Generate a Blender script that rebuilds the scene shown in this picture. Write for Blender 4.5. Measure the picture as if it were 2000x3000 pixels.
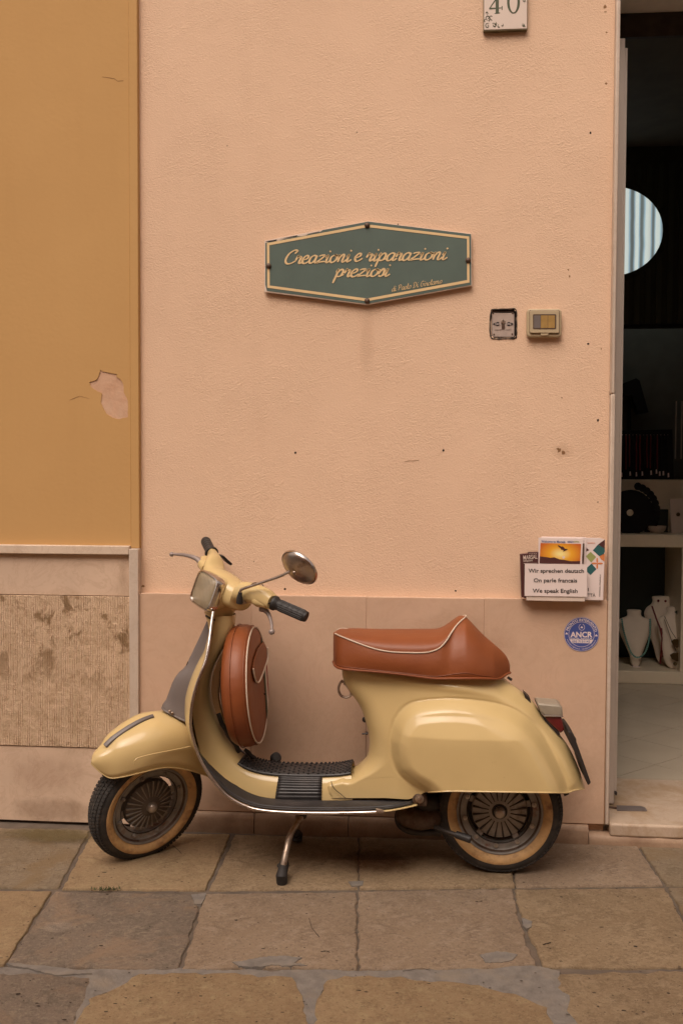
import bpy, bmesh, math, random
import numpy as np
from mathutils import Vector, geometry
random.seed(4)
RNG = np.random.RandomState(7)
for o in list(bpy.data.objects):
    bpy.data.objects.remove(o)
S = bpy.context.scene
COL = S.collection
# ------------------------------------------------------------------ camera
F = 2936.0                                   # focal length in photo pixels (photo 2000 x 3000)
YAW, PITCH, ROLL = [math.radians(a) for a in (5.26, 2.32, 0.207)]
CAM = np.array([0.0, 0.0, 1.32])
_f = np.array([-math.sin(YAW)*math.cos(PITCH), math.cos(YAW)*math.cos(PITCH), -math.sin(PITCH)])
_r = np.array([math.cos(YAW), math.sin(YAW), 0.0])
_u = np.cross(_r, _f)
_c, _s = math.cos(ROLL), math.sin(ROLL)
MC = np.array([_c*_r+_s*_u, -_s*_r+_c*_u, _f])
cd = bpy.data.cameras.new('camera')
cam = bpy.data.objects.new('camera', cd)
COL.objects.link(cam)
from mathutils import Matrix
m3 = Matrix([[MC[0][i], MC[1][i], -MC[2][i]] for i in range(3)])
cam.matrix_world = Matrix.Translation(Vector(CAM)) @ m3.to_4x4()
cd.sensor_fit = 'VERTICAL'
cd.sensor_height = 36.0
cd.sensor_width = 24.0
cd.lens = 36.0*F/3000.0
cd.clip_end = 500
cd.clip_start = 0.05
S.camera = cam
S.render.resolution_x = 682
S.render.resolution_y = 1024
# ------------------------------------------------------------------ world, sun, exposure
SUN_EL, SUN_AZ = math.radians(56), math.radians(200)
W = bpy.data.worlds.new("World")
S.world = W
W.use_nodes = True
nt = W.node_tree
nt.nodes.clear()
wo = nt.nodes.new('ShaderNodeOutputWorld')
bg = nt.nodes.new('ShaderNodeBackground')
sk = nt.nodes.new('ShaderNodeTexSky')
sk.sky_type = 'NISHITA'
sk.sun_disc = False
sk.sun_elevation = SUN_EL
sk.sun_rotation = SUN_AZ
sk.dust_density = 6.0
sk.air_density = 1.0
hs = nt.nodes.new('ShaderNodeHueSaturation')
hs.inputs['Saturation'].default_value = 0.15
mx = nt.nodes.new('ShaderNodeMix')
mx.data_type = 'RGBA'
mx.blend_type = 'MULTIPLY'
mx.inputs['Factor'].default_value = 1.0
mx.inputs['B'].default_value = (1.0, 0.86, 0.76, 1)
nt.links.new(sk.outputs[0], hs.inputs['Color'])
nt.links.new(hs.outputs[0], mx.inputs['A'])
nt.links.new(mx.outputs['Result'], bg.inputs['Color'])
nt.links.new(bg.outputs[0], wo.inputs['Surface'])
bg.inputs['Strength'].default_value = 0.15
sd = bpy.data.lights.new('sun', 'SUN')
sd.energy = 1.4
sd.angle = math.radians(45)
sd.color = (1.0, 0.90, 0.81)
sun = bpy.data.objects.new('sun', sd)
COL.objects.link(sun)
_dir = Vector((math.sin(SUN_AZ)*math.cos(SUN_EL), math.cos(SUN_AZ)*math.cos(SUN_EL), math.sin(SUN_EL)))
sun.rotation_euler = _dir.to_track_quat('Z', 'Y').to_euler()
S.view_settings.view_transform = 'Standard'
S.view_settings.look = 'None'
S.view_settings.gamma = 1.0
S.view_settings.use_curve_mapping = False
S.view_settings.exposure = 0.08
S.render.engine = 'CYCLES'

# ------------------------------------------------------------------ geometry helpers
def ray(x, y):
    return MC.T @ np.array([(x-1000)/F, (1500-y)/F, 1.0])
def bk(x, y, Y):
    """point of the place that stands at depth Y and is seen at photo pixel x, y"""
    d = ray(x, y)
    return CAM + d*(Y-CAM[1])/d[1]
def gz(x, y, z=0.0):
    d = ray(x, y)
    return CAM + d*(z-CAM[2])/d[2]
def ss(x, a, b):
    t = np.clip((x-a)/(b-a), 0, 1)
    return t*t*(3-2*t)
def interp(t, ts, vs):
    return np.interp(t, ts, vs)
def catmull(pts, n=8, closed=False):
    P = [np.array(p, float) for p in pts]
    out = []
    N = len(P)
    rng = range(N if closed else N-1)
    for i in rng:
        if closed:
            p0, p1, p2, p3 = P[(i-1) % N], P[i], P[(i+1) % N], P[(i+2) % N]
        else:
            p0, p1, p2, p3 = P[max(i-1, 0)], P[i], P[i+1], P[min(i+2, N-1)]
        for k in range(n):
            t = k/n
            out.append(0.5*((2*p1)+(-p0+p2)*t+(2*p0-5*p1+4*p2-p3)*t*t+(-p0+3*p1-3*p2+p3)*t**3))
    if not closed:
        out.append(P[-1])
    return out
def resample(pts, n):
    P = np.array(pts, float)
    d = np.r_[0, np.cumsum(np.linalg.norm(np.diff(P, axis=0), axis=1))]
    t = np.linspace(0, d[-1], n)
    return np.stack([np.interp(t, d, P[:, k]) for k in range(P.shape[1])], 1)

ORG = {}
def empty(name, loc, label=None, cat=None, group=None, kind=None):
    o = bpy.data.objects.new(name, None)
    o.empty_display_size = 0.1
    COL.objects.link(o)
    o.location = Vector(loc)
    ORG[o.name] = Vector(loc)
    tag(o, label, cat, group, kind)
    return o
def tag(o, label=None, cat=None, group=None, kind=None):
    if label: o['label'] = label
    if cat: o['category'] = cat
    if group: o['group'] = group
    if kind: o['kind'] = kind
    return o
def obj(name, v, f, mat, parent=None, smooth=True, bevel=0, solid=0, sub=0, label=None, angle=40, bseg=2):
    v = np.array([list(p) for p in v], float)
    c = (v.min(0)+v.max(0))/2
    me = bpy.data.meshes.new(name)
    me.from_pydata([tuple(p) for p in (v-c)], [], [tuple(q) for q in f])
    me.update()
    bm = bmesh.new(); bm.from_mesh(me)
    bmesh.ops.recalc_face_normals(bm, faces=bm.faces)
    bm.to_mesh(me); bm.free()
    o = bpy.data.objects.new(name, me)
    COL.objects.link(o)
    ORG[o.name] = Vector(c)
    if parent:
        o.parent = parent
        o.location = Vector(c)-ORG[parent.name]
    else:
        o.location = Vector(c)
    if mat: me.materials.append(mat)
    if smooth:
        for p in me.polygons: p.use_smooth = True
        if angle < 180:
            me.set_sharp_from_angle(angle=math.radians(angle))
    if solid:
        m = o.modifiers.new('solid', 'SOLIDIFY'); m.thickness = solid; m.offset = 0
    if bevel:
        m = o.modifiers.new('bevel', 'BEVEL'); m.width = bevel; m.segments = bseg
        m.limit_method = 'ANGLE'; m.angle_limit = math.radians(35)
    if sub:
        m = o.modifiers.new('sub', 'SUBSURF'); m.levels = sub; m.render_levels = sub
    if label: o['label'] = label
    return o
def box(x0, x1, y0, y1, z0, z1):
    v = [(x, y, z) for x in (x0, x1) for y in (y0, y1) for z in (z0, z1)]
    f = [(0, 1, 3, 2), (4, 6, 7, 5), (0, 4, 5, 1), (2, 3, 7, 6), (0, 2, 6, 4), (1, 5, 7, 3)]
    return v, f
def join(*parts):
    V, Fc = [], []
    for v, f in parts:
        b = len(V)
        V += [tuple(p) for p in v]
        Fc += [tuple(i+b for i in q) for q in f]
    return V, Fc
def frame_of(d, ref=(0, 0, 1)):
    d = np.array(d, float); d = d/np.linalg.norm(d)
    r = np.array(ref, float)
    if abs(np.dot(d, r)) > 0.95: r = np.array([0, 1, 0.0])
    a = np.cross(d, r); a /= np.linalg.norm(a)
    b = np.cross(a, d)
    return d, a, b
def tube(pts, rad, seg=10, closed=False, cap=True):
    P = [np.array(p, float) for p in pts]
    n = len(P)
    if np.isscalar(rad): rad = [rad]*n
    V, Fc = [], []
    a = None
    for i in range(n):
        if closed:
            d = P[(i+1) % n]-P[i-1]
        else:
            d = P[min(i+1, n-1)]-P[max(i-1, 0)]
        d = d/(np.linalg.norm(d)+1e-12)
        if a is None:
            _, a, b = frame_of(d)
        else:
            a = a-d*np.dot(a, d); a /= np.linalg.norm(a)
            b = np.cross(d, a)
        b = np.cross(d, a)
        for k in range(seg):
            t = 2*math.pi*k/seg
            V.append(P[i]+rad[i]*(math.cos(t)*a+math.sin(t)*b))
    for i in range(n if closed else n-1):
        j = (i+1) % n
        for k in range(seg):
            l = (k+1) % seg
            Fc.append((i*seg+k, i*seg+l, j*seg+l, j*seg+k))
    if cap and not closed:
        Fc.append(tuple(range(seg))[::-1])
        Fc.append(tuple((n-1)*seg+k for k in range(seg)))
    return V, Fc
def lathe(profile, c, axis, seg=48, arc=None, ref=(0, 0, 1)):
    """profile: list of (radius, offset along axis)"""
    d, a, b = frame_of(axis, ref)
    c = np.array(c, float)
    V, Fc = [], []
    n = len(profile)
    full = arc is None
    t0, t1 = (0, 2*math.pi) if full else arc
    cnt = seg if full else seg+1
    for k in range(cnt):
        t = t0+(t1-t0)*k/seg
        e = math.cos(t)*a+math.sin(t)*b
        for (r, h) in profile:
            V.append(c+d*h+e*max(r, 1e-5))
    for k in range(seg):
        l = (k+1) % cnt
        for i in range(n-1):
            Fc.append((k*n+i, k*n+i+1, l*n+i+1, l*n+i))
    return V, Fc
def loft(sections, closed=True, cap=True):
    V, Fc = [], []
    n = len(sections[0])
    for s in sections: V += [tuple(p) for p in s]
    for i in range(len(sections)-1):
        for k in range(n if closed else n-1):
            l = (k+1) % n
            Fc.append((i*n+k, i*n+l, (i+1)*n+l, (i+1)*n+k))
    if cap and closed:
        Fc.append(tuple(range(n))[::-1])
        Fc.append(tuple((len(sections)-1)*n+k for k in range(n)))
    return V, Fc
def grid(P, flip=False):
    """P: array (m,n,3)"""
    m, n = P.shape[:2]
    V = P.reshape(-1, 3)
    Fc = []
    for i in range(m-1):
        for j in range(n-1):
            q = (i*n+j, i*n+j+1, (i+1)*n+j+1, (i+1)*n+j)
            Fc.append(q[::-1] if flip else q)
    return V, Fc
def prism(poly3, off):
    """polygon of 3D points extruded along vector off"""
    n = len(poly3)
    off = np.array(off, float)
    V = [np.array(p, float) for p in poly3]+[np.array(p, float)+off for p in poly3]
    Fc = [tuple(range(n))[::-1], tuple(range(n, 2*n))]
    for i in range(n):
        j = (i+1) % n
        Fc.append((i, j, n+j, n+i))
    return V, Fc
def pxprism(pts, Y, th, back=True):
    """flat piece with its face at depth Y, outline seen at photo pixels, thickness th behind it"""
    return prism([bk(x, y, Y) for x, y in pts], (0, th, 0))
def holed(outer, holes, y, th=0.0):
    """wall face in the xz plane at depth y with holes; outer, holes: lists of (x,z)"""
    loops = [[Vector((p[0], p[1], 0)) for p in outer]]+[[Vector((p[0], p[1], 0)) for p in h] for h in holes]
    tris = geometry.tessellate_polygon(loops)
    flat = [p for L in loops for p in L]
    V = [(p.x, y, p.y) for p in flat]
    Fc = [tuple(t) for t in tris]
    b = len(V)
    if th:
        V += [(p.x, y+th, p.y) for p in flat]
        s = 0
        for L in loops[1:]:
            pass
        idx = 0
        for L in loops:
            n = len(L)
            for i in range(n):
                j = (i+1) % n
                Fc.append((idx+i, idx+j, b+idx+j, b+idx+i))
            idx += n
    return V, Fc
def jag(poly, step, amp, seed=0, closed=True):
    """roughen an outline (2D)"""
    r = np.random.RandomState(seed)
    out = []
    n = len(poly)
    for i in range(n if closed else n-1):
        a = np.array(poly[i], float); b = np.array(poly[(i+1) % n], float)
        L = np.linalg.norm(b-a); k = max(1, int(L/step))
        nn = np.array([-(b-a)[1], (b-a)[0]])/(L+1e-9)
        ph = r.uniform(0, 6, 3)
        for q in range(k):
            t = q/k
            w = 0 if q == 0 else 1
            s = L*t/step
            o = amp*(0.6*math.sin(s*0.9+ph[0])+0.5*math.sin(s*2.3+ph[1]))*w+r.uniform(-amp, amp)*0.5*w
            out.append(tuple(a+(b-a)*t+nn*o))
    return out

# ------------------------------------------------------------------ materials
def nodes(name):
    m = bpy.data.materials.new(name)
    m.use_nodes = True
    t = m.node_tree
    return m, t, t.nodes['Principled BSDF']
def ramp(t, fac, stops):
    r = t.nodes.new('ShaderNodeValToRGB')
    e = r.color_ramp.elements
    while len(e) < len(stops): e.new(0.5)
    for i, (p, c) in enumerate(stops):
        e[i].position = p
        e[i].color = (*c, 1) if len(c) == 3 else c
    t.links.new(fac, r.inputs['Fac'])
    return r.outputs['Color']
def noise(t, scale, detail=4, rough=0.5, vec=None, dist=0.0):
    n = t.nodes.new('ShaderNodeTexNoise')
    n.inputs['Scale'].default_value = scale
    n.inputs['Detail'].default_value = detail
    n.inputs['Roughness'].default_value = rough
    n.inputs['Distortion'].default_value = dist
    if vec is not None: t.links.new(vec, n.inputs['Vector'])
    return n.outputs['Fac']
def coord(t, scale=(1, 1, 1), kind='Object'):
    if kind == 'World':
        c = t.nodes.new('ShaderNodeNewGeometry').outputs['Position']
    else:
        c = t.nodes.new('ShaderNodeTexCoord').outputs[kind]
    m = t.nodes.new('ShaderNodeMapping')
    m.inputs['Scale'].default_value = scale
    t.links.new(c, m.inputs['Vector'])
    return m.outputs['Vector']
def mix(t, fac, a, b, mode='MIX'):
    m = t.nodes.new('ShaderNodeMix')
    m.data_type = 'RGBA'
    m.blend_type = mode
    for k, val in (('Factor', fac), ('A', a), ('B', b)):
        if hasattr(val, 'links') or hasattr(val, 'is_linked'):
            t.links.new(val, m.inputs[k])
        else:
            m.inputs[k].default_value = val if k == 'Factor' else (*val, 1)
    return m.outputs['Result']
def math_(t, op, a, b=0.0):
    m = t.nodes.new('ShaderNodeMath')
    m.operation = op
    for i, val in enumerate((a, b)):
        if hasattr(val, 'is_linked'): t.links.new(val, m.inputs[i])
        else: m.inputs[i].default_value = val
    return m.outputs[0]
def bump(t, bsdf, h, strength=0.3, dist=0.01, prev=None):
    b = t.nodes.new('ShaderNodeBump')
    b.inputs['Strength'].default_value = strength
    b.inputs['Distance'].default_value = dist
    t.links.new(h, b.inputs['Height'])
    if prev is not None: t.links.new(prev, b.inputs['Normal'])
    t.links.new(b.outputs[0], bsdf.inputs['Normal'])
    return b.outputs[0]
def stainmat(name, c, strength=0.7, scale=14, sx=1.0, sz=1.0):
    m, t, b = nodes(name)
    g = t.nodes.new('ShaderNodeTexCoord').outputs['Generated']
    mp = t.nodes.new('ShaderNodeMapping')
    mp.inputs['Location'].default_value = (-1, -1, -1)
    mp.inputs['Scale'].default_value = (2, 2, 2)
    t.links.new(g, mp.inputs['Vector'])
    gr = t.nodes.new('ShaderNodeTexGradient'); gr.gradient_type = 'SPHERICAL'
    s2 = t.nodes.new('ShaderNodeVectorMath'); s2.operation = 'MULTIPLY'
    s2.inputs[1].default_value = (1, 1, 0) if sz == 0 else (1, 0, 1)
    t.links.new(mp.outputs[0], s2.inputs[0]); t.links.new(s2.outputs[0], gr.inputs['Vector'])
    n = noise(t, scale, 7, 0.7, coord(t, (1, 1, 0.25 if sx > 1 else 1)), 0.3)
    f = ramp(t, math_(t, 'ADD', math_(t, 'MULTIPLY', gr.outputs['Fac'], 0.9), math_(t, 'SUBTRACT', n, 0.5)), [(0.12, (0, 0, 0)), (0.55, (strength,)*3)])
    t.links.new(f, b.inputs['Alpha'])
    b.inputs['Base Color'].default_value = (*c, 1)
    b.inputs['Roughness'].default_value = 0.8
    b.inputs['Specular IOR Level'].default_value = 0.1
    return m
def simple(name, c, rough=0.5, metal=0.0, var=0.08, vs=8.0, coat=0.0, bs=0.0, bscale=60, spec=0.5, c2=None, c2s=None, kind='Object'):
    m, t, b = nodes(name)
    v = coord(t, kind=kind)
    n = noise(t, vs, 5, 0.6, v)
    lo = tuple(x*(1-var) for x in c); hi = tuple(min(1, x*(1+var)) for x in c)
    col = ramp(t, n, [(0.3, lo), (0.7, hi)])
    if c2:
        sc, a0, a1 = c2s
        n2 = noise(t, sc, 6, 0.65, v)
        f = ramp(t, n2, [(a0, (0, 0, 0)), (a1, (1, 1, 1))])
        col = mix(t, f, col, c2)
    t.links.new(col, b.inputs['Base Color'])
    b.inputs['Roughness'].default_value = rough
    b.inputs['Metallic'].default_value = metal
    b.inputs['Specular IOR Level'].default_value = spec
    if coat:
        b.inputs['Coat Weight'].default_value = coat
        b.inputs['Coat Roughness'].default_value = 0.08
    if bs:
        bump(t, b, noise(t, bscale, 4, 0.6, v), bs, 0.004)
    return m
M = {}
# plaster of the pink house
def plaster(name, c, dark, bs, sc, streak=True):
    m, t, b = nodes(name)
    v = coord(t, kind='World')
    big = noise(t, 1.3, 5, 0.6, v)
    mid = noise(t, 9, 4, 0.6, v)
    fine = noise(t, sc*1.6, 3, 0.6, v)
    col = ramp(t, big, [(0.32, dark), (0.68, c)])
    col = mix(t, math_(t, 'MULTIPLY', mid, 0.22), col, tuple(x*0.82 for x in c))
    col = mix(t, math_(t, 'MULTIPLY', fine, 0.2), col, tuple(x*0.75 for x in c))
    if streak:
        vs_ = coord(t, (9, 9, 0.9), 'World')
        st = ramp(t, noise(t, 1.0, 6, 0.65, vs_), [(0.55, (0, 0, 0)), (0.8, (1, 1, 1))])
        col = mix(t, math_(t, 'MULTIPLY', st, 0.15), col, tuple(x*y for x, y in zip(c, (0.72, 0.66, 0.62))))
    t.links.new(col, b.inputs['Base Color'])
    b.inputs['Roughness'].default_value = 0.9
    b.inputs['Specular IOR Level'].default_value = 0.15
    w = t.nodes.new('ShaderNodeTexVoronoi')
    w.inputs['Scale'].default_value = sc
    w.feature = 'SMOOTH_F1'
    vv = coord(t, (0.9, 1, 1.2), 'World')
    ds = t.nodes.new('ShaderNodeVectorMath'); ds.operation = 'ADD'
    nn = t.nodes.new('ShaderNodeTexNoise'); nn.inputs['Scale'].default_value = sc*0.5
    t.links.new(vv, nn.inputs['Vector'])
    sc2 = t.nodes.new('ShaderNodeVectorMath'); sc2.operation = 'SCALE'; sc2.inputs['Scale'].default_value = 0.02
    t.links.new(nn.outputs['Color'], sc2.inputs[0])
    t.links.new(vv, ds.inputs[0]); t.links.new(sc2.outputs[0], ds.inputs[1])
    t.links.new(ds.outputs[0], w.inputs['Vector'])
    pm = ramp(t, noise(t, 6, 4, 0.6, v), [(0.3, (0.25, 0.25, 0.25)), (0.7, (1, 1, 1))])
    hh = math_(t, 'MULTIPLY', w.outputs['Distance'], pm)
    p = bump(t, b, hh, bs*1.5, 0.006)
    bump(t, b, mid, bs*0.3, 0.01, p)
    return m
M['pink'] = plaster('pink_plaster', (0.775, 0.538, 0.375), (0.715, 0.49, 0.338), 0.30, 210)
M['ochre'] = plaster('ochre_plaster', (0.56, 0.335, 0.138), (0.515, 0.30, 0.12), 0.06, 60)
M['peel'] = simple('bare_undercoat', (0.52, 0.30, 0.185), 0.95, var=0.15, vs=14, bs=0.4, bscale=60, c2=(0.62, 0.42, 0.29), c2s=(5, 0.4, 0.7))
def marble(name, c, vein, stain, sa=0.6, scale=1.0, hatch=False, grain=False):
    m, t, b = nodes(name)
    v = coord(t)
    n1 = noise(t, 3*scale, 6, 0.6, v, 0.6)
    col = ramp(t, n1, [(0.3, tuple(x*0.86 for x in c)), (0.7, c)])
    n2 = noise(t, 7*scale, 8, 0.7, v, 1.5)
    f = ramp(t, n2, [(0.50, (0, 0, 0)), (0.53, (1, 1, 1)), (0.57, (0, 0, 0))])
    col = mix(t, math_(t, 'MULTIPLY', f, 0.32), col, vein)
    n3 = noise(t, 2.2*scale, 8, 0.72, v, 0.3)
    f3 = ramp(t, n3, [(sa-0.05, (0, 0, 0)), (sa+0.12, (1, 1, 1))])
    col = mix(t, math_(t, 'MULTIPLY', f3, 0.65), col, stain)
    if hatch:
        n4 = noise(t, 11, 5, 0.65, coord(t, (1, 1, 0.8)), 0.4)
        f4 = ramp(t, n4, [(0.545, (0, 0, 0)), (0.61, (1, 1, 1))])
        # blotches sit mostly in the upper third of the panel and one diagonal band
        sx = t.nodes.new('ShaderNodeSeparateXYZ'); t.links.new(coord(t), sx.inputs[0])
        up = ramp(t, math_(t, 'ADD', sx.outputs['Z'], 0.5), [(0.42, (0.12, 0.12, 0.12)), (0.62, (1, 1, 1))])
        f5 = mix(t, 1.0, f4, up, 'MULTIPLY')
        col = mix(t, math_(t, 'MULTIPLY', f5, 0.8), col, (0.19, 0.105, 0.04))
        n7 = noise(t, 26, 6, 0.75, coord(t), 0.3)
        col = mix(t, ramp(t, n7, [(0.5, (0, 0, 0)), (0.66, (0.55, 0.55, 0.55))]), col, (0.36, 0.22, 0.12))
    if grain:
        n6 = noise(t, 1.0, 4, 0.6, coord(t, (4, 4, 60)), 0.2)
        col = mix(t, math_(t, 'MULTIPLY', n6, 0.22), col, tuple(x*0.7 for x in c))
    t.links.new(col, b.inputs['Base Color'])
    b.inputs['Roughness'].default_value = 0.55 if not hatch else 0.9
    b.inputs['Specular IOR Level'].default_value = 0.3
    if hatch:
        wv = t.nodes.new('ShaderNodeTexWave')
        wv.wave_type = 'BANDS'; wv.bands_direction = 'X'
        wv.inputs['Scale'].default_value = 36
        wv.inputs['Distortion'].default_value = 3.0
        wv.inputs['Detail'].default_value = 3
        wv.inputs['Detail Scale'].default_value = 0.6
        t.links.new(coord(t, (1, 1, 0.12)), wv.inputs['Vector'])
        p = bump(t, b, wv.outputs['Fac'], 0.55, 0.007)
        bump(t, b, noise(t, 45, 5, 0.7, coord(t)), 0.9, 0.01, p)
    else:
        bump(t, b, noise(t, 18, 5, 0.6, coord(t)), 0.12, 0.005)
    return m
M['marble'] = marble('pale_marble', (0.63, 0.46, 0.335), (0.42, 0.27, 0.18), (0.42, 0.29, 0.19), 0.54)
M['marble_top'] = marble('cap_marble', (0.66, 0.52, 0.40), (0.42, 0.27, 0.18), (0.48, 0.34, 0.22), 0.6, 2.0)
M['jamb'] = marble('jamb_marble', (0.58, 0.47, 0.38), (0.42, 0.3, 0.22), (0.42, 0.33, 0.25), 0.55, 2.0)
M['hatch'] = marble('tooled_stone', (0.68, 0.48, 0.32), (0.4, 0.25, 0.13), (0.47, 0.32, 0.18), 0.6, 1.0, True)
M['facing'] = marble('pink_facing_stone', (0.64, 0.43, 0.30), (0.50, 0.31, 0.205), (0.50, 0.34, 0.23), 0.50, 1.0, False, True)
M['thresh'] = marble('threshold_marble', (0.50, 0.38, 0.28), (0.33, 0.21, 0.14), (0.32, 0.2, 0.1), 0.5, 2.5)
M['kerb'] = marble('kerb_stone', (0.40, 0.27, 0.18), (0.25, 0.15, 0.09), (0.22, 0.13, 0.08), 0.5, 2.5)
def slabmat(name, c, dark, speck, patch=None):
    q_ = (0.96, 0.97, 0.98)
    c, dark, speck = [tuple(x*y for x, y in zip(k_, q_)) for k_ in (c, dark, speck)]
    if patch: patch = tuple(x*y for x, y in zip(patch, q_))
    m, t, b = nodes(name)
    v = coord(t)
    n1 = noise(t, 3.5, 9, 0.72, v, 0.1)
    col = ramp(t, n1, [(0.32, dark), (0.66, c)])
    n0 = noise(t, 15, 9, 0.82, v, 0.15)
    col = mix(t, ramp(t, n0, [(0.47, (0, 0, 0)), (0.60, (0.75, 0.75, 0.75))]), col, tuple(x*0.78 for x in dark))
    n5 = noise(t, 24, 8, 0.8, coord(t, (1, 1.3, 1)), 0.2)
    col = mix(t, ramp(t, n5, [(0.52, (0, 0, 0)), (0.62, (0.7, 0.7, 0.7))]), col, speck)
    n2 = noise(t, 70, 6, 0.85, v)
    f2 = ramp(t, n2, [(0.50, (0, 0, 0)), (0.62, (1, 1, 1))])
    col = mix(t, math_(t, 'MULTIPLY', f2, 0.6), col, speck)
    n3 = noise(t, 110, 5, 0.8, v)
    f3 = ramp(t, n3, [(0.34, (1, 1, 1)), (0.43, (0, 0, 0))])
    col = mix(t, math_(t, 'MULTIPLY', f3, 0.8), col, tuple(x*0.45 for x in dark))
    if patch:
        n4 = noise(t, 5, 7, 0.7, v, 0.5)
        f4 = ramp(t, n4, [(0.5, (0, 0, 0)), (0.62, (1, 1, 1))])
        col = mix(t, math_(t, 'MULTIPLY', f4, 0.7), col, patch)
    t.links.new(col, b.inputs['Base Color'])
    b.inputs['Roughness'].default_value = 0.75
    b.inputs['Specular IOR Level'].default_value = 0.3
    p = bump(t, b, noise(t, 14, 8, 0.8, v), 0.6, 0.02)
    bump(t, b, n2, 1.0, 0.008, p)
    return m
M['slab_tan'] = slabmat('tan_limestone', (0.37, 0.26, 0.155), (0.27, 0.18, 0.10), (0.44, 0.32, 0.2))
M['slab_gold'] = slabmat('golden_limestone', (0.42, 0.285, 0.16), (0.32, 0.205, 0.11), (0.46, 0.34, 0.19))
M['slab_pink'] = slabmat('pinkish_limestone', (0.37, 0.265, 0.175), (0.29, 0.20, 0.13), (0.44, 0.33, 0.24))
M['slab_grey'] = slabmat('grey_limestone', (0.28, 0.21, 0.155), (0.19, 0.145, 0.11), (0.36, 0.28, 0.2), (0.33, 0.22, 0.14))
M['slab_green'] = slabmat('greenish_limestone', (0.31, 0.235, 0.16), (0.24, 0.17, 0.10), (0.36, 0.28, 0.19), (0.26, 0.17, 0.085))
M['mortar'] = simple('cement_mortar', (0.11, 0.082, 0.06), 0.9, var=0.3, vs=14, bs=0.6, bscale=50, c2=(0.12, 0.085, 0.06), c2s=(20, 0.5, 0.65))
M['cement'] = simple('grey_cement_smear', (0.165, 0.142, 0.122), 0.9, var=0.22, vs=30, bs=0.9, bscale=90, c2=(0.205, 0.165, 0.125), c2s=(12, 0.5, 0.7))
M['moss'] = simple('moss', (0.055, 0.06, 0.02), 0.95, var=0.4, vs=60, bs=0.8, bscale=150)
M['oil'] = simple('oil_stain', (0.12, 0.055, 0.025), 0.5, var=0.3, vs=20)
# scooter
def paint():
    m, t, b = nodes('cream_paint')
    v = coord(t, kind='World')
    n = noise(t, 4, 4, 0.6, v)
    col = ramp(t, n, [(0.3, (0.555, 0.405, 0.185)), (0.7, (0.605, 0.445, 0.205))])
    d = noise(t, 35, 6, 0.75, v)
    f = ramp(t, d, [(0.66, (0, 0, 0)), (0.78, (1, 1, 1))])
    col = mix(t, math_(t, 'MULTIPLY', f, 0.35), col, (0.32, 0.2, 0.08))
    t.links.new(col, b.inputs['Base Color'])
    b.inputs['Roughness'].default_value = 0.65
    b.inputs['Specular IOR Level'].default_value = 0.2
    b.inputs['Coat Weight'].default_value = 0.8
    b.inputs['Coat Roughness'].default_value = 0.10
    bump(t, b, noise(t, 5, 2, 0.5, v), 0.04, 0.01)
    return m
M['paint'] = paint()
def leather():
    m, t, b = nodes('tan_leatherette')
    v = coord(t, kind='World')
    n = noise(t, 6, 5, 0.6, v)
    col = ramp(t, n, [(0.3, (0.205, 0.050, 0.012)), (0.7, (0.25, 0.068, 0.017))])
    d = noise(t, 18, 6, 0.7, v)
    f = ramp(t, d, [(0.6, (0, 0, 0)), (0.75, (1, 1, 1))])
    col = mix(t, math_(t, 'MULTIPLY', f, 0.3), col, (0.17, 0.042, 0.017))
    t.links.new(col, b.inputs['Base Color'])
    b.inputs['Roughness'].default_value = 0.5
    p = bump(t, b, noise(t, 220, 2, 0.5, v), 0.12, 0.002)
    bump(t, b, noise(t, 14, 3, 0.6, v), 0.25, 0.01, p)
    return m
M['leather'] = leather()
M['limewash'] = simple('limewash', (0.85, 0.78, 0.7), 0.9)
M['drumdark'] = simple('dark_front_drum', (0.12, 0.10, 0.085), 0.5, 0.3, var=0.3, vs=25)
M['hubcap'] = simple('dull_hub_cap', (0.42, 0.37, 0.32), 0.32, 0.6, var=0.12, vs=40)
M['piping'] = simple('ivory_piping', (0.62, 0.51, 0.40), 0.45, var=0.06)
M['chrome'] = simple('dull_chrome', (0.62, 0.56, 0.52), 0.18, 1.0, var=0.15, vs=12, c2=(0.35, 0.27, 0.2), c2s=(16, 0.55, 0.75))
M['chrome2'] = simple('stained_chrome', (0.50, 0.42, 0.36), 0.3, 1.0, var=0.25, vs=14, c2=(0.22, 0.15, 0.10), c2s=(20, 0.5, 0.7))
M['alu'] = simple('grey_aluminium_paint', (0.30, 0.245, 0.225), 0.4, 0.35, var=0.1, vs=14)
M['capgrey'] = simple('lamp_cap_paint', (0.30, 0.255, 0.195), 0.4, 0.1, var=0.1, vs=20)
M['greyplastic'] = simple('grey_plastic', (0.145, 0.118, 0.108), 0.45, 0.0, var=0.08, vs=10)
M['rubber'] = simple('black_rubber', (0.022, 0.019, 0.018), 0.55, var=0.3, vs=25, bs=0.15, bscale=120)
M['mat'] = simple('floor_mat_rubber', (0.024, 0.021, 0.021), 0.42, var=0.35, vs=12, c2=(0.055, 0.046, 0.042), c2s=(9, 0.5, 0.75))
M['tyre'] = simple('tyre_rubber', (0.030, 0.026, 0.023), 0.8, var=0.35, vs=18, c2=(0.075, 0.058, 0.045), c2s=(25, 0.5, 0.75))
M['whitewall'] = simple('yellowed_whitewall', (0.52, 0.315, 0.135), 0.65, var=0.18, vs=22, c2=(0.24, 0.12, 0.055), c2s=(20, 0.5, 0.7))
M['rim'] = simple('weathered_wheel_paint', (0.25, 0.23, 0.205), 0.5, 0.2, var=0.25, vs=18, c2=(0.17, 0.08, 0.05), c2s=(14, 0.54, 0.68))
M['hub'] = simple('dusty_hub_metal', (0.31, 0.28, 0.25), 0.5, 0.3, var=0.2, vs=25, c2=(0.13, 0.095, 0.07), c2s=(20, 0.55, 0.75))
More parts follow.
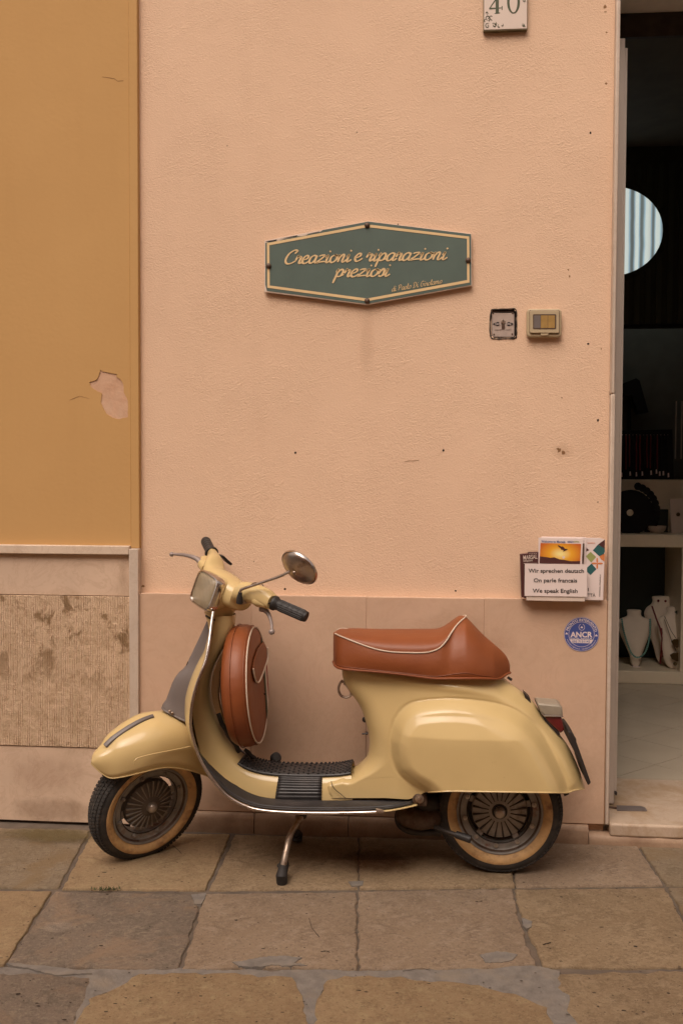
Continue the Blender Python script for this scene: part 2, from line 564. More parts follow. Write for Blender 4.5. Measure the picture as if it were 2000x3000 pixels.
M['dark'] = simple('greasy_dark_metal', (0.035, 0.027, 0.022), 0.5, 0.4, var=0.4, vs=25)
M['rust'] = simple('rusty_metal', (0.12, 0.08, 0.055), 0.6, 0.5, var=0.3, vs=30, c2=(0.08, 0.04, 0.025), c2s=(25, 0.45, 0.6))
M['steel'] = simple('worn_steel', (0.42, 0.33, 0.26), 0.4, 0.8, var=0.3, vs=40, c2=(0.16, 0.08, 0.045), c2s=(30, 0.5, 0.65))
M['lens'] = simple('headlight_glass', (0.27, 0.215, 0.14), 0.15, 0.0, var=0.25, vs=9, coat=0.6)
def _ribs():
    t = M['lens'].node_tree; b = t.nodes['Principled BSDF']
    w = t.nodes.new('ShaderNodeTexWave'); w.bands_direction = 'X'; w.inputs['Scale'].default_value = 55
    t.links.new(coord(t), w.inputs['Vector'])
    bump(t, b, w.outputs['Fac'], 0.5, 0.002)
_ribs()
M['redlens'] = simple('red_lens', (0.11, 0.007, 0.007), 0.15, 0.0, var=0.2, vs=30, coat=0.8)
M['green'] = simple('flag_green', (0.03, 0.045, 0.02), 0.6)
M['white'] = simple('flag_white', (0.66, 0.55, 0.48), 0.6)
M['red'] = simple('flag_red', (0.28, 0.02, 0.02), 0.6)
M['black'] = simple('black_print', (0.02, 0.014, 0.012), 0.6)
# sign and paper
M['sign'] = simple('green_sign_face', (0.082, 0.115, 0.095), 0.55, var=0.1, vs=6)
M['cream'] = simple('cream_lettering', (0.70, 0.49, 0.25), 0.6, var=0.05)
M['signedge'] = simple('white_sign_board', (0.66, 0.52, 0.42), 0.6)
M['rustscrew'] = simple('rusty_screw_cap', (0.10, 0.06, 0.04), 0.5, 0.3)
M['paper'] = simple('white_paper', (0.72, 0.60, 0.56), 0.7, var=0.03)
M['paper2'] = simple('offwhite_paper', (0.62, 0.50, 0.42), 0.7, var=0.06)
M['maroon'] = simple('maroon_print', (0.075, 0.022, 0.02), 0.5)
M['blue'] = simple('blue_vinyl', (0.05, 0.075, 0.26), 0.45, var=0.06)
M['teal'] = simple('teal_print', (0.02, 0.10, 0.10), 0.6)
M['orange'] = simple('orange_print', (0.62, 0.2, 0.06), 0.6)
M['lime'] = simple('olive_green_print', (0.30, 0.32, 0.10), 0.6)
M['inkgreen'] = simple('green_glaze', (0.055, 0.065, 0.025), 0.4)
M['navy'] = simple('navy_print', (0.06, 0.09, 0.22), 0.6)
M['tile'] = simple('glazed_ceramic', (0.68, 0.56, 0.48), 0.25, var=0.03)
M['tileedge'] = simple('greenish_tile_edge', (0.14, 0.11, 0.05), 0.5, var=0.2, vs=30)
M['plastic'] = simple('aged_beige_plastic', (0.44, 0.34, 0.21), 0.5, var=0.06)
M['smoke'] = simple('smoked_window', (0.17, 0.115, 0.05), 0.15, var=0.15, vs=20, coat=0.5)
M['smoke2'] = simple('amber_switch', (0.36, 0.22, 0.075), 0.2, var=0.15, vs=30, coat=0.5)
M['plate'] = simple('brushed_plate', (0.50, 0.40, 0.34), 0.4, 0.3, var=0.12, vs=30, c2=(0.3, 0.2, 0.15), c2s=(20, 0.6, 0.72))
M['hole'] = simple('dark_hole', (0.03, 0.018, 0.012), 0.95)
M['spot'] = simple('rust_spot', (0.24, 0.12, 0.05), 0.9)
# shop
M['alframe'] = simple('anodised_frame', (0.50, 0.43, 0.37), 0.4, 0.15, var=0.05, vs=4)
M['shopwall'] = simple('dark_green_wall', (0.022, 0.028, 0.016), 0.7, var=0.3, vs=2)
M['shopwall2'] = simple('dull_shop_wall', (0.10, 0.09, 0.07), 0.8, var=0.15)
M['counter'] = simple('cream_counter', (0.80, 0.68, 0.50), 0.4, var=0.05)
M['nichedark'] = simple('bottle_green_board', (0.012, 0.02, 0.012), 0.6)
M['shoptile'] = simple('beige_floor_tile', (0.46, 0.385, 0.29), 0.22, var=0.06, vs=3)
M['grout'] = simple('dark_grout', (0.12, 0.085, 0.06), 0.8)
M['bust'] = simple('linen_bust', (0.84, 0.72, 0.58), 0.75, var=0.04, bs=0.1, bscale=200)
M['turq'] = simple('turquoise_bead', (0.16, 0.36, 0.31), 0.25)
M['redbead'] = simple('dark_red_bead', (0.16, 0.015, 0.015), 0.3)
M['bronze'] = simple('bronze_pendant', (0.10, 0.06, 0.02), 0.35, 0.6)
M['velvet'] = simple('black_velvet', (0.006, 0.005, 0.005), 0.9)
def emit(name, c, st):
    m, t, b = nodes(name)
    b.inputs['Base Color'].default_value = (*c, 1)
    b.inputs['Emission Color'].default_value = (*c, 1)
    b.inputs['Emission Strength'].default_value = st
    return m
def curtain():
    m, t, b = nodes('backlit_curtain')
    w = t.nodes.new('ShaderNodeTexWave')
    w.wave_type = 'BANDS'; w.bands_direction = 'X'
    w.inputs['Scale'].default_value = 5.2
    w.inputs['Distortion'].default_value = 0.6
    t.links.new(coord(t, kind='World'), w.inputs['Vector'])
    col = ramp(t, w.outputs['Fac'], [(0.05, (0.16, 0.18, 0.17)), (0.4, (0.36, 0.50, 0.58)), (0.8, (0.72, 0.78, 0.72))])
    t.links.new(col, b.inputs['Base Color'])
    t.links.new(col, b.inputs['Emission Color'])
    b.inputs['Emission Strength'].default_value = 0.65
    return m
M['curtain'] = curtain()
def sunset():
    m, t, b = nodes('sunset_print')
    v = t.nodes.new('ShaderNodeTexCoord').outputs['Object']
    mp = t.nodes.new('ShaderNodeMapping')
    mp.inputs['Location'].default_value = (-0.008, 0, 0.018)
    mp.inputs['Scale'].default_value = (8.0, 0.0, 13.0)
    t.links.new(v, mp.inputs['Vector'])
    g = t.nodes.new('ShaderNodeTexGradient'); g.gradient_type = 'SPHERICAL'
    t.links.new(mp.outputs[0], g.inputs['Vector'])
    col = ramp(t, g.outputs['Fac'], [(0.0, (0.22, 0.035, 0.02)), (0.35, (0.55, 0.12, 0.02)), (0.7, (0.8, 0.38, 0.03)), (0.95, (0.9, 0.75, 0.3))])
    t.links.new(col, b.inputs['Base Color'])
    b.inputs['Roughness'].default_value = 0.4
    return m
M['sunset'] = sunset()

# ------------------------------------------------------------------ lettering helpers
def pxframe(x0, y0, x1, y1, Y):
    """origin and unit vectors (per photo pixel) of a baseline lying in the plane y=Y"""
    o = bk(x0, y0, Y); e = bk(x1, y1, Y)
    L = math.hypot(x1-x0, y1-y0)
    U = (e-o)/L
    ux, uy = (x1-x0)/L, (y1-y0)/L
    Vv = bk(x0+uy, y0-ux, Y)-o
    return o, U, Vv, L
def textmesh(s, bold=0.0, spacing=1.0):
    cu = bpy.data.curves.new('t', 'FONT')
    cu.body = s; cu.size = 1.0; cu.offset = bold; cu.space_character = spacing
    cu.resolution_u = 3
    ob = bpy.data.objects.new('t', cu)
    COL.objects.link(ob)
    bpy.context.view_layer.update()
    me = bpy.data.meshes.new_from_object(ob.evaluated_get(bpy.context.evaluated_depsgraph_get()))
    V = np.array([v.co[:] for v in me.vertices])
    Fc = [tuple(p.vertices) for p in me.polygons]
    bpy.data.objects.remove(ob); bpy.data.curves.remove(cu); bpy.data.meshes.remove(me)
    return V, Fc
CAPH = 0.70
def text(name, s, x0, y0, x1, y1, Y, cap, mat, parent, bold=0.0, th=0.0006, up=False):
    """text whose baseline runs from pixel (x0,y0) to (x1,y1); cap = capital height in photo pixels"""
    V, Fc = textmesh(s, bold)
    o, U, Vv, L = pxframe(x0, y0, x1, y1, Y)
    a, b = V[:, 0].min(), V[:, 0].max()
    u = (V[:, 0]-a)/(b-a)*L
    v = V[:, 1]/CAPH*cap
    P = o[None]+u[:, None]*U[None]+v[:, None]*Vv[None]
    return obj(name, P, Fc, mat, parent, smooth=False, solid=th)
G = {}
G['a'] = (1.0, [[(.76, .9), (.4, 1.0), (.06, .6), (.1, .08), (.42, .02), (.72, .5), (.8, 1.0)], [(.8, 1), (.72, .2), (.9, .02), (1.15, .3)]])
G['e'] = (.85, [[(.1, .42), (.55, .62), (.62, .92), (.34, 1.0), (.04, .55), (.16, .06), (.5, .0), (.95, .35)]])
G['i'] = (.55, [[(.0, .6), (.2, 1.0), (.14, .2), (.3, .0), (.62, .3)], [(.25, 1.4), (.33, 1.56)]])
G['o'] = (.9, [[(.45, 1.0), (.08, .7), (.08, .15), (.4, .0), (.75, .35), (.74, .85), (.45, 1.0), (.65, .85), (1.0, .9)]])
G['n'] = (1.05, [[(0, .6), (.17, 1), (.12, 0)], [(.13, .45), (.45, .98), (.68, .85), (.62, .15), (.8, 0), (1.08, .3)]])
G['m'] = (1.6, [[(0, .6), (.17, 1), (.12, 0)], [(.13, .45), (.42, .98), (.6, .85), (.55, 0)], [(.57, .45), (.9, .98), (1.12, .85), (1.1, .15), (1.3, 0), (1.6, .3)]])
G['r'] = (.8, [[(0, .45), (.2, 1.08), (.26, .84), (.56, .88), (.48, .2), (.62, 0), (.88, .3)]])
G['z'] = (.95, [[(.08, .86), (.34, 1.0), (.74, .96), (.4, .5), (.02, .03), (.4, .1), (.95, .16)]])
G['p'] = (1.0, [[(0, .6), (.2, 1), (.0, -.85)], [(.14, .5), (.5, 1.0), (.8, .75), (.62, .1), (.2, .06)], [(.66, .1), (1.0, .3)]])
G['s'] = (.75, [[(0, .3), (.4, 1.05), (.6, .5), (.42, .02), (.05, .1)], [(.45, .04), (.8, .3)]])
G['C'] = (1.35, [[(1.0, 1.35), (1.25, 1.7), (.85, 1.8), (.3, 1.3), (.12, .5), (.4, .02), (.9, .06), (1.4, .4)]])
G['d'] = (1.05, [[(.76, .9), (.4, 1.0), (.06, .6), (.1, .08), (.42, .02), (.72, .5), (.85, 1.8)], [(.82, 1.6), (.72, .2), (.9, .02), (1.15, .3)]])
G['l'] = (.6, [[(.0, .5), (.35, 1.2), (.32, 1.85), (.15, .9), (.2, .1), (.4, 0), (.65, .3)]])
G['P'] = (1.15, [[(.3, 1.6), (.1, 0)], [(-.1, 1.4), (.5, 1.85), (1.0, 1.4), (.6, .85), (.2, .85)]])
G['D'] = (1.35, [[(.35, 1.6), (.15, .05)], [(-.1, 1.5), (.6, 1.8), (1.15, 1.1), (.6, .06), (-.05, .08)]])
G['G'] = (1.3, [[(1.0, 1.5), (.7, 1.8), (.2, 1.2), (.1, .4), (.5, 0), (.9, .4), (1.0, .95), (.5, .85)]])
def script_text(name, s, x0, y0, x1, y1, Y, xh, pen, mat, parent, slant=0.42):
    strokes = []; x = 0.0
    for ch in s:
        if ch == ' ':
            x += 0.7; continue
        adv, sts = G[ch]
        for st in sts: strokes.append([(x+a, b) for a, b in st])
        x += adv
    allp = [(a+slant*b, b) for st in strokes for a, b in st]
    a0 = min(p[0] for p in allp); a1 = max(p[0] for p in allp)
    o, U, Vv, L = pxframe(x0, y0, x1, y1, Y)
    k = L/(a1-a0)
    V, Fc = [], []
    for si, st in enumerate(strokes):
        pts = catmull([((a+slant*b-a0)*k, b*xh) for a, b in st], 5)
        n = len(pts)
        b0 = len(V)
        for i, p in enumerate(pts):
            d = pts[min(i+1, n-1)]-pts[max(i-1, 0)]
            d = d/(np.linalg.norm(d)+1e-9)
            ang = math.atan2(d[1], d[0])
            w = pen*(0.42+0.58*abs(math.sin(ang-math.radians(20))))
            if i in (0, n-1): w *= 0.7
            nn = np.array([-d[1], d[0]])*w/2
            for q in (p+nn, p-nn):
                V.append(o+U*q[0]+Vv*q[1]+np.array([0, -0.00002*si, 0]))
            if i:
                j = b0+2*i
                Fc.append((j-2, j-1, j+1, j))
    return obj(name, V, Fc, mat, parent, smooth=False, solid=0.0006)

# ------------------------------------------------------------------ ground and pavement
YS = 3.31                # centre plane of the scooter
YW = 3.62                # plaster face of the pink house
YP = 3.590               # face of its stone panels
YO = 3.605               # ochre plaster face
gnd = obj('ground', [(-30, -8, -0.008), (30, -8, -0.008), (30, 30, -0.008), (-30, 30, -0.008)], [(0, 1, 2, 3)], M['mortar'], smooth=False)
tag(gnd, kind='structure', label='grey cement bed showing in the joints between the paving slabs')
pave = empty('pavement', (0, 2.8, 0), kind='structure', label='street paved with large worn limestone slabs')
def slab(pts, mat, z=0.0, amp=0.003, seed=1, px=True, step=0.02, tilt=(0, 0)):
    P = [gz(x, y, 0)[:2] for x, y in pts] if px else [np.array(p) for p in pts]
    P = jag(P, step, amp, seed)
    c = np.mean(P, axis=0)
    A = np.array(P)
    # rounded worn arris: top ring inset
    inset = []
    n = len(P)
    sg0 = 1 if sum(P[i][0]*P[(i+1) % n][1]-P[(i+1) % n][0]*P[i][1] for i in range(n)) > 0 else -1
    if px:
        A2 = A.copy()
        for i in range(n):
            d = A[(i+1) % n]-A[i-1]
            A2[i] = A[i]-np.array([-d[1], d[0]])*sg0/(np.linalg.norm(d)+1e-9)*0.0024
        A = A2
    area = sum(P[i][0]*P[(i+1) % n][1]-P[(i+1) % n][0]*P[i][1] for i in range(n))
    sg = 1 if area > 0 else -1
    ins2 = []
    for i in range(n):
        d = A[(i+1) % n]-A[i-1]
        nn = np.array([-d[1], d[0]])*sg/(np.linalg.norm(d)+1e-9)
        inset.append(A[i]+nn*0.0018); ins2.append(A[i]+nn*0.005)
    def zz(p, k): return z+k+tilt[0]*(p[0]-c[0])+tilt[1]*(p[1]-c[1])
    V = [(p[0], p[1], -0.03) for p in A]+[(p[0], p[1], zz(p, -0.005)) for p in A]+[(p[0], p[1], zz(p, -0.0015)) for p in inset]+[(p[0], p[1], zz(p, 0)) for p in ins2]
    Fc = []
    for L in range(3):
        for i in range(n):
            j = (i+1) % n
            Fc.append((L*n+i, L*n+j, (L+1)*n+j, (L+1)*n+i))
    Fc.append(tuple(range(3*n, 4*n)))
    return obj('paving_slab', V, Fc, mat, pave, smooth=True, angle=60)
def ja(p, q, g):   # px helper: shift along x
    return (p[0]+g, p[1])
g = 3.0
K = 2442
# row against the houses
slab([(-330, 2416), (262, 2430), (169, 2598), (-560, 2596)], M['slab_green'], -0.002, 0.003, 1)
slab([(276, 2434), (560, 2442), (672, 2443), (640, 2520), (600, 2604), (185, 2601)], M['slab_gold'], 0.0, 0.003, 2)
slab([(690, 2444), (1045, 2452), (1046, 2600), (614, 2604), (655, 2525)], M['slab_tan'], -0.001, 0.003, 3)
slab([(1056, 2453), (1484, 2466), (1504, 2595), (1055, 2601)], M['slab_tan'], 0.001, 0.003, 4)
slab([(1493, 2466), (1862, 2476), (1938, 2590), (1513, 2595)], M['slab_pink'], 0.0, 0.003, 5)
slab([(1873, 2478), (2420, 2492), (2620, 2592), (1952, 2590)], M['slab_green'], -0.001, 0.003, 6)
# second row
slab([(-600, 2606), (150, 2610), (10, 2824), (-900, 2820)], M['slab_gold'], 0.0, 0.003, 7)
slab([(165, 2610), (590, 2619), (560, 2720), (522, 2834), (420, 2838), (22, 2822)], M['slab_grey'], -0.001, 0.004, 8)
slab([(601, 2618), (1040, 2614), (1043, 2840), (850, 2830), (535, 2836), (575, 2715)], M['slab_pink'], 0.0, 0.004, 9)
slab([(1051, 2612), (1498, 2604), (1515, 2685), (1548, 2790), (1565, 2822), (1440, 2834), (1054, 2838)], M['slab_pink'], 0.001, 0.004, 10)
slab([(1508, 2604), (1944, 2600), (1990, 2682), (2075, 2828), (1800, 2832), (1592, 2828), (1575, 2785), (1530, 2690)], M['slab_tan'], -0.001, 0.004, 11)
slab([(1958, 2600), (2800, 2604), (3000, 2828), (2088, 2828), (2004, 2682)], M['slab_green'], 0.0, 0.003, 12)
# third row with wide cement joints
slab([(-900, 2842), (120, 2850), (262, 2862), (252, 2905), (232, 2950), (150, 3200), (-1300, 3200)], M['slab_grey'], -0.002, 0.006, 13)
slab([(410, 2852), (640, 2850), (855, 2862), (868, 2890), (886, 2930), (903, 3000), (930, 3230), (170, 3230), (222, 3010), (262, 2925), (352, 2888)], M['slab_gold'], 0.0, 0.007, 14)
slab([(1010, 2858), (1150, 2862), (1400, 2884), (1530, 2920), (1600, 2950), (1622, 3000), (1660, 3230), (945, 3230), (918, 3000), (930, 2925), (960, 2870)], M['slab_gold'], 0.0, 0.007, 15)
slab([(1640, 2852), (2090, 2842), (2300, 2850), (2550, 3230), (1790, 3230), (1712, 3010), (1660, 2958), (1668, 2912), (1634, 2890)], M['slab_tan'], -0.001, 0.007, 16)
# rows nearer than the frame, and to the sides
k = 20
mats = ['slab_gold', 'slab_tan', 'slab_pink', 'slab_grey', 'slab_tan']
for r, (ya, yb) in enumerate(((1.75, 2.07), (1.33, 1.735), (0.9, 1.315))):
    x = -2.6+0.2*r
    while x < 2.6:
        w = random.uniform(0.5, 0.7)
        slab([(x, ya), (x+w-0.015, ya), (x+w-0.015, yb), (x, yb)], M[random.choice(mats)], 0, 0.003, k, px=False)
        x += w; k += 1
# cement smears lying over joints and slab edges
def smear(pts, z, seed, mat='cement', amp=0.006):
    P = jag(jag([gz(x, y, 0)[:2] for x, y in pts], 0.03, amp*1.2, seed), 0.006, amp*0.35, seed+9)
    top = [(p[0], p[1], z) for p in P]
    v, f = prism(top, (0, 0, -0.012))
    o = obj('cement_smear', v, f, M[mat], pave, smooth=False)
    o['label'] = 'grey cement smeared over a joint'
smear([(-600, 2822), (150, 2838), (300, 2836), (560, 2836), (700, 2838), (900, 2838), (1050, 2842), (1330, 2832), (1560, 2826), (1600, 2832), (1640, 2842), (1655, 2880), (1690, 2920), (1680, 2950), (1722, 3010), (1800, 3230), (1650, 3230), (1618, 3000), (1595, 2955), (1520, 2925), (1390, 2890), (1150, 2868), (1000, 2866), (960, 2880), (942, 2925), (930, 3000), (950, 3230), (915, 3230), (895, 3000), (870, 2910), (840, 2872), (640, 2862), (420, 2860), (370, 2885), (275, 2920), (232, 3010), (190, 3230), (130, 3230), (215, 3000), (235, 2900), (200, 2860), (-600, 2850)], -0.003, 50)
smear([(680, 2820), (760, 2806), (830, 2802), (885, 2808), (860, 2822), (900, 2830), (700, 2832)], 0.0022, 51)
smear([(1405, 2800), (1450, 2790), (1515, 2800), (1500, 2815), (1470, 2822), (1420, 2822)], 0.003, 52)
smear([(1528, 2690), (1556, 2700), (1556, 2716), (1540, 2722), (1530, 2712)], 0.002, 53, amp=0.003)
smear([(560, 2622), (604, 2618), (590, 2650), (570, 2650)], 0.002, 54, amp=0.003)
smear([(20, 2822), (160, 2834), (270, 2852), (170, 2858), (110, 2846)], 0.0015, 55, amp=0.004)
smear([(1020, 2585), (1065, 2583), (1062, 2596), (1030, 2598)], 0.003, 56, amp=0.003)
def blob(name, pts, z, mat, label, seed=3, amp=0.006):
    P = jag([gz(x, y, 0)[:2] for x, y in pts], 0.01, amp, seed)
    o = obj(name, [(p[0], p[1], z) for p in P], [tuple(range(len(P)))], M[mat], pave, smooth=False)
    o['label'] = label
M['st_oil'] = stainmat('oily_rust_stain', (0.11, 0.045, 0.018), 0.5, 16, sz=0)
M['st_dark'] = stainmat('dark_brown_patch', (0.10, 0.07, 0.045), 0.22, 12, sz=0)
M['st_green'] = stainmat('greenish_damp', (0.13, 0.095, 0.035), 0.5, 14, sz=0)
M['st_pale'] = stainmat('pale_scuff', (0.42, 0.34, 0.27), 0.25, 22, sz=0)
M['st_grey'] = stainmat('grey_weathering', (0.13, 0.115, 0.10), 0.7, 10, sz=0)
def ground_stain(x0, y0, x1, y1, mat, z=0.0042, label=None):
    q = [gz(x0, y0, z), gz(x1, y0, z), gz(x1, y1, z), gz(x0, y1, z)]
    o = obj('stain', q, [(0, 1, 2, 3)], M[mat], pave, smooth=False)
    if label: o['label'] = label
ground_stain(960, 2485, 1260, 2565, 'st_oil', label='rust brown oil stain under the engine')
ground_stain(640, 2448, 1420, 2520, 'st_dark', 0.0046, 'dark brown patch under the scooter')  # translucent brown sheet that darkens the slabs, fading outwards
ground_stain(-20, 2424, 330, 2470, 'st_green', 0.005, 'damp greenish stain at the wall foot')
ground_stain(130, 2690, 215, 2740, 'st_pale', 0.0056)
ground_stain(630, 2440, 700, 2530, 'st_dark', 0.0062, 'crumbled dark slab edge behind the front wheel')
def ground_crack(pts, r_=0.0012):
    c = catmull([gz(x, y, 0.0008) for x, y in pts], 4)
    c = [q+np.array([random.uniform(-.001, .001), random.uniform(-.001, .001), 0]) for q in c]
    obj('crack', *tube(c, [r_*random.uniform(.3, 1.1) for _ in c], 5), M['hole'], pave)
ground_crack([(507, 2478), (522, 2490), (533, 2502)])
ground_crack([(905, 2690), (915, 2720), (935, 2745)])
ground_crack([(1100, 2740), (1150, 2735), (1180, 2742)], .0008)
ground_crack([(1180, 2845), (1230, 2838), (1260, 2842)], .0008)
ground_crack([(940, 2788), (955, 2786), (965, 2790)], .002)
ground_crack([(1390, 2640), (1400, 2643), (1412, 2640)], .0022)
ground_crack([(1590, 2768), (1600, 2764), (1612, 2762)], .002)
pv_, pf_ = [], []
for i in range(420):
    x, y = random.uniform(-60, 2060), random.uniform(2462, 3060)
    c = gz(x, y, 0.0005); rr = random.uniform(.0008, .0030)*(1.6 if random.random() < .06 else 1)
    b0 = len(pv_); k0 = random.uniform(0, 1)
    el = random.uniform(1, 2.4)
    for q in range(7):
        t = 2*math.pi*q/7+k0; rq = rr*random.uniform(.6, 1.2)
        pv_.append(c+np.array([rq*el*math.cos(t), rq*math.sin(t), 0.0]))
    pf_.append(tuple(range(b0, b0+7)))
o = obj('pit', pv_, pf_, M['hole'], pave, smooth=False); o['kind'] = 'stuff'
# moss tuft in the joint
mv, mf = [], []
for i in range(90):
    c0 = gz(random.gauss(315, 18), random.gauss(2607, 2.5), 0.002)
    d = np.array([random.uniform(-1, 1), random.uniform(-1, 1), random.uniform(0.4, 1.5)])*0.006
    s = np.array([d[1], -d[0], 0])*0.5
    b0 = len(mv); mv += [c0-s, c0+s, c0+d]; mf.append((b0, b0+1, b0+2))
o = obj('moss', mv, mf, M['moss'], smooth=False); tag(o, 'small tuft of dark moss in the slab joint in front of the front wheel', 'moss', kind='stuff')

# ------------------------------------------------------------------ pink house
def X(px_, py_, Y): return bk(px_, py_, Y)[0]
def Z(px_, py_, Y): return bk(px_, py_, Y)[2]
ph = empty('pink_house', (0.2, YW, 0), 'pale pink plastered house front with stone facing at its foot behind the scooter', 'house')
xL = X(404, 1200, YW)                 # left end of the plaster
xJ = X(1783, 1500, YP)                # plaster / jamb line
xJ2 = X(1797, 1400, YP)               # right edge of the jamb = door opening
zSof = 3.06
zK = 0.066                            # kerb top
xD2 = xJ2+1.05
ztop = 7.5
# key switch recess
ks = [bk(x, y, YW) for x, y in ((1438, 916), (1443, 908), (1504, 907), (1510, 915), (1510, 982), (1505, 989), (1446, 990), (1438, 983))]
hole = [(p[0], p[2]) for p in ks]
v, f = holed([(xL, 0.0), (xJ, 0.0), (xJ, zSof+0.1), (xD2+0.04, zSof+0.1), (xD2+0.04, 0.0), (4.5, 0.0), (4.5, ztop), (xL, ztop)], [hole], YW, 0.0)
rv, rf = prism([(p[0], YW, p[2]) for p in ks], (0, 0.016, 0))
rf = [q for q in rf if len(q) == 4 and q != rf[0]]
n_ = len(ks)
v2 = [(p[0], YW, p[2]) for p in ks]+[(p[0], YW+0.016, p[2]) for p in ks]
f2 = [(i, (i+1) % n_, n_+(i+1) % n_, n_+i) for i in range(n_)]+[tuple(range(n_, 2*n_))]
wall = obj('plaster_wall', *join((v, f), box(4.5, 4.52, YW, YW+0.35, 0, ztop)), M['pink'], ph, smooth=False)
obj('switch_recess', v2, f2, M['hole'], ph, smooth=False)
# facing panels: joints at px 729, 1073, 1417
zP = Z(1000, 1747, YP)
jx = [xL+0.003]+[X(p, 1800, YP) for p in (572, 1073, 1417)]+[xJ-0.002]
jx[1] = X(736, 1800, YP)
zP0 = zP
for i in range(4):
    gap = 0.0006
    P_ = box(jx[i]+gap, jx[i+1]-gap, YP+random.uniform(-.0006, .0006), YW+0.02, zK+0.002, zP+random.uniform(-.001, .001))
    obj('facing_panel', *P_, M['facing'], ph, smooth=True, bevel=0.0015)
obj('mortar_bed', *box(xL, xJ, YP+0.0022, YP+0.012, zK, zP-0.004), M['spot'], ph, smooth=False)
# right of the door
obj('facing_panel', *box(xD2+0.05, 4.5, YP, YW+0.02, zK, zP), M['facing'], ph, bevel=0.003)
# jambs and soffit
zjoint = Z(1790, 1154, YP)
obj('jamb_stone', *box(xJ, xJ2, YP-0.004, YW+0.13, zK+0.001, zjoint-0.001), M['jamb'], ph, bevel=0.004)
obj('jamb_stone', *box(xJ, xJ2-0.001, YP-0.003, YW+0.13, zjoint+0.001, zSof+0.1), M['jamb'], ph, bevel=0.004)
obj('jamb_stone', *box(xD2, xD2+0.045, YP-0.004, YW+0.13, zK, zSof+0.1), M['jamb'], ph, bevel=0.004)
obj('lintel_soffit', *box(xJ2, xD2, YW-0.02, YW+0.37, zSof, zSof+0.12), M['limewash'], ph, bevel=0.004)
obj('lintel_edge', *box(xJ2, xD2, YW-0.03, YW-0.022, zSof-0.0, zSof+0.12), M['jamb'], ph, bevel=0.002)
# threshold
yth = gz(1900, 2290, zK)[1]
tv = [(xJ2, 3.575), (xD2, 3.575), (xD2, yth), (xJ2, yth)]
obj('threshold', *box(xJ2+0.0005, xD2, 3.572, yth, 0.03, zK+0.012), M['thresh'], ph, bevel=0.009, bseg=4)
# pits and rust marks in the plaster
hv, hf = [], []
sv, sf = [], []
def disc(cx, cy, r, Y, V, Fc, seg=9, irr=0.3, dome=0.0015):
    c = bk(cx, cy, Y); b0 = len(V)
    V.append(c+np.array([0, -dome, 0]))
    for q in range(seg):
        t = 2*math.pi*q/seg; rr = r*(1+random.uniform(-irr, irr))
        V.append(c+np.array([rr*math.cos(t), -0.0004, rr*math.sin(t)]))
    for q in range(seg): Fc.append((b0, b0+1+q, b0+1+(q+1) % seg))
for (x, y, r) in ((865, 1326, .0042), (1298, 1319, .0042), (1728, 389, .004), (1721, 1007, .004), (1750, 1231, .0045), (835, 1726, .0042), (1334, 1731, .0032), (1165, 657, .0025), (744, 1645, .0018), (327, 515, .002), (666, 427, .0022), (1045, 388, .002), (1750, 1471, .002)):
    disc(x, y, r, YW, hv, hf)
obj('nail_hole', hv, hf, M['hole'], ph, smooth=False)['kind'] = 'stuff'
for (x, y, r) in ((1769, 20, .006), (1772, 35, .003), (1774, 245, .004), (1637, 1318, .009), (1648, 1325, .007), (1644, 1165, .003), (1663, 790, .003), (1667, 810, .003), (421, 1717, .006), (1760, 1022, .003), (430, 1752, .003), (1775, 95, .003)):
    disc(x, y, r, YW, sv, sf, irr=0.5, dome=0.0005)
obj('rust_mark', sv, sf, M['spot'], ph, smooth=False)['kind'] = 'stuff'
# scratch
cr = [bk(x, y, YW-0.0006) for x, y in ((1183, 1353), (1198, 1350), (1212, 1350), (1226, 1348))]
obj('scratch', *tube(cr, [.0003, .0009, .0006, .0008], 5), M['spot'], ph)
M['w_streak'] = stainmat('wall_streak', (0.42, 0.24, 0.14), 0.09, 9, sx=2)
M['w_dirt'] = stainmat('wall_dirt', (0.40, 0.25, 0.16), 0.15, 12)
M['w_rusty'] = stainmat('rust_bloom', (0.34, 0.19, 0.09), 0.12, 26)
M['w_dark'] = stainmat('dark_wall_patch', (0.24, 0.15, 0.09), 0.22, 20)
def wall_stain(x0, y0, x1, y1, mat, Y=YW, par=None, label=None, dy=0.0008):
    q = [bk(x0, y0, Y-dy), bk(x1, y0, Y-dy), bk(x1, y1, Y-dy), bk(x0, y1, Y-dy)]
    o = obj('stain', q, [(0, 1, 2, 3)], M[mat], par or ph, smooth=False)
    if label: o['label'] = label
wall_stain(1045, 880, 1105, 1120, 'w_streak', label='faint drip streak below the sign')
wall_stain(1605, 1290, 1690, 1350, 'w_rusty', label='brownish rust bloom on the plaster')
wall_stain(1120, 1770, 1560, 2050, 'w_dirt', YP, dy=0.0010)
wall_stain(1560, 2150, 1760, 2420, 'w_dirt', YP, dy=0.0012)
wall_stain(560, 2300, 1300, 2400, 'w_dark', YP, dy=0.0014, label='darker band along the foot of the stone facing')  # darkens the panels softly towards the bottom
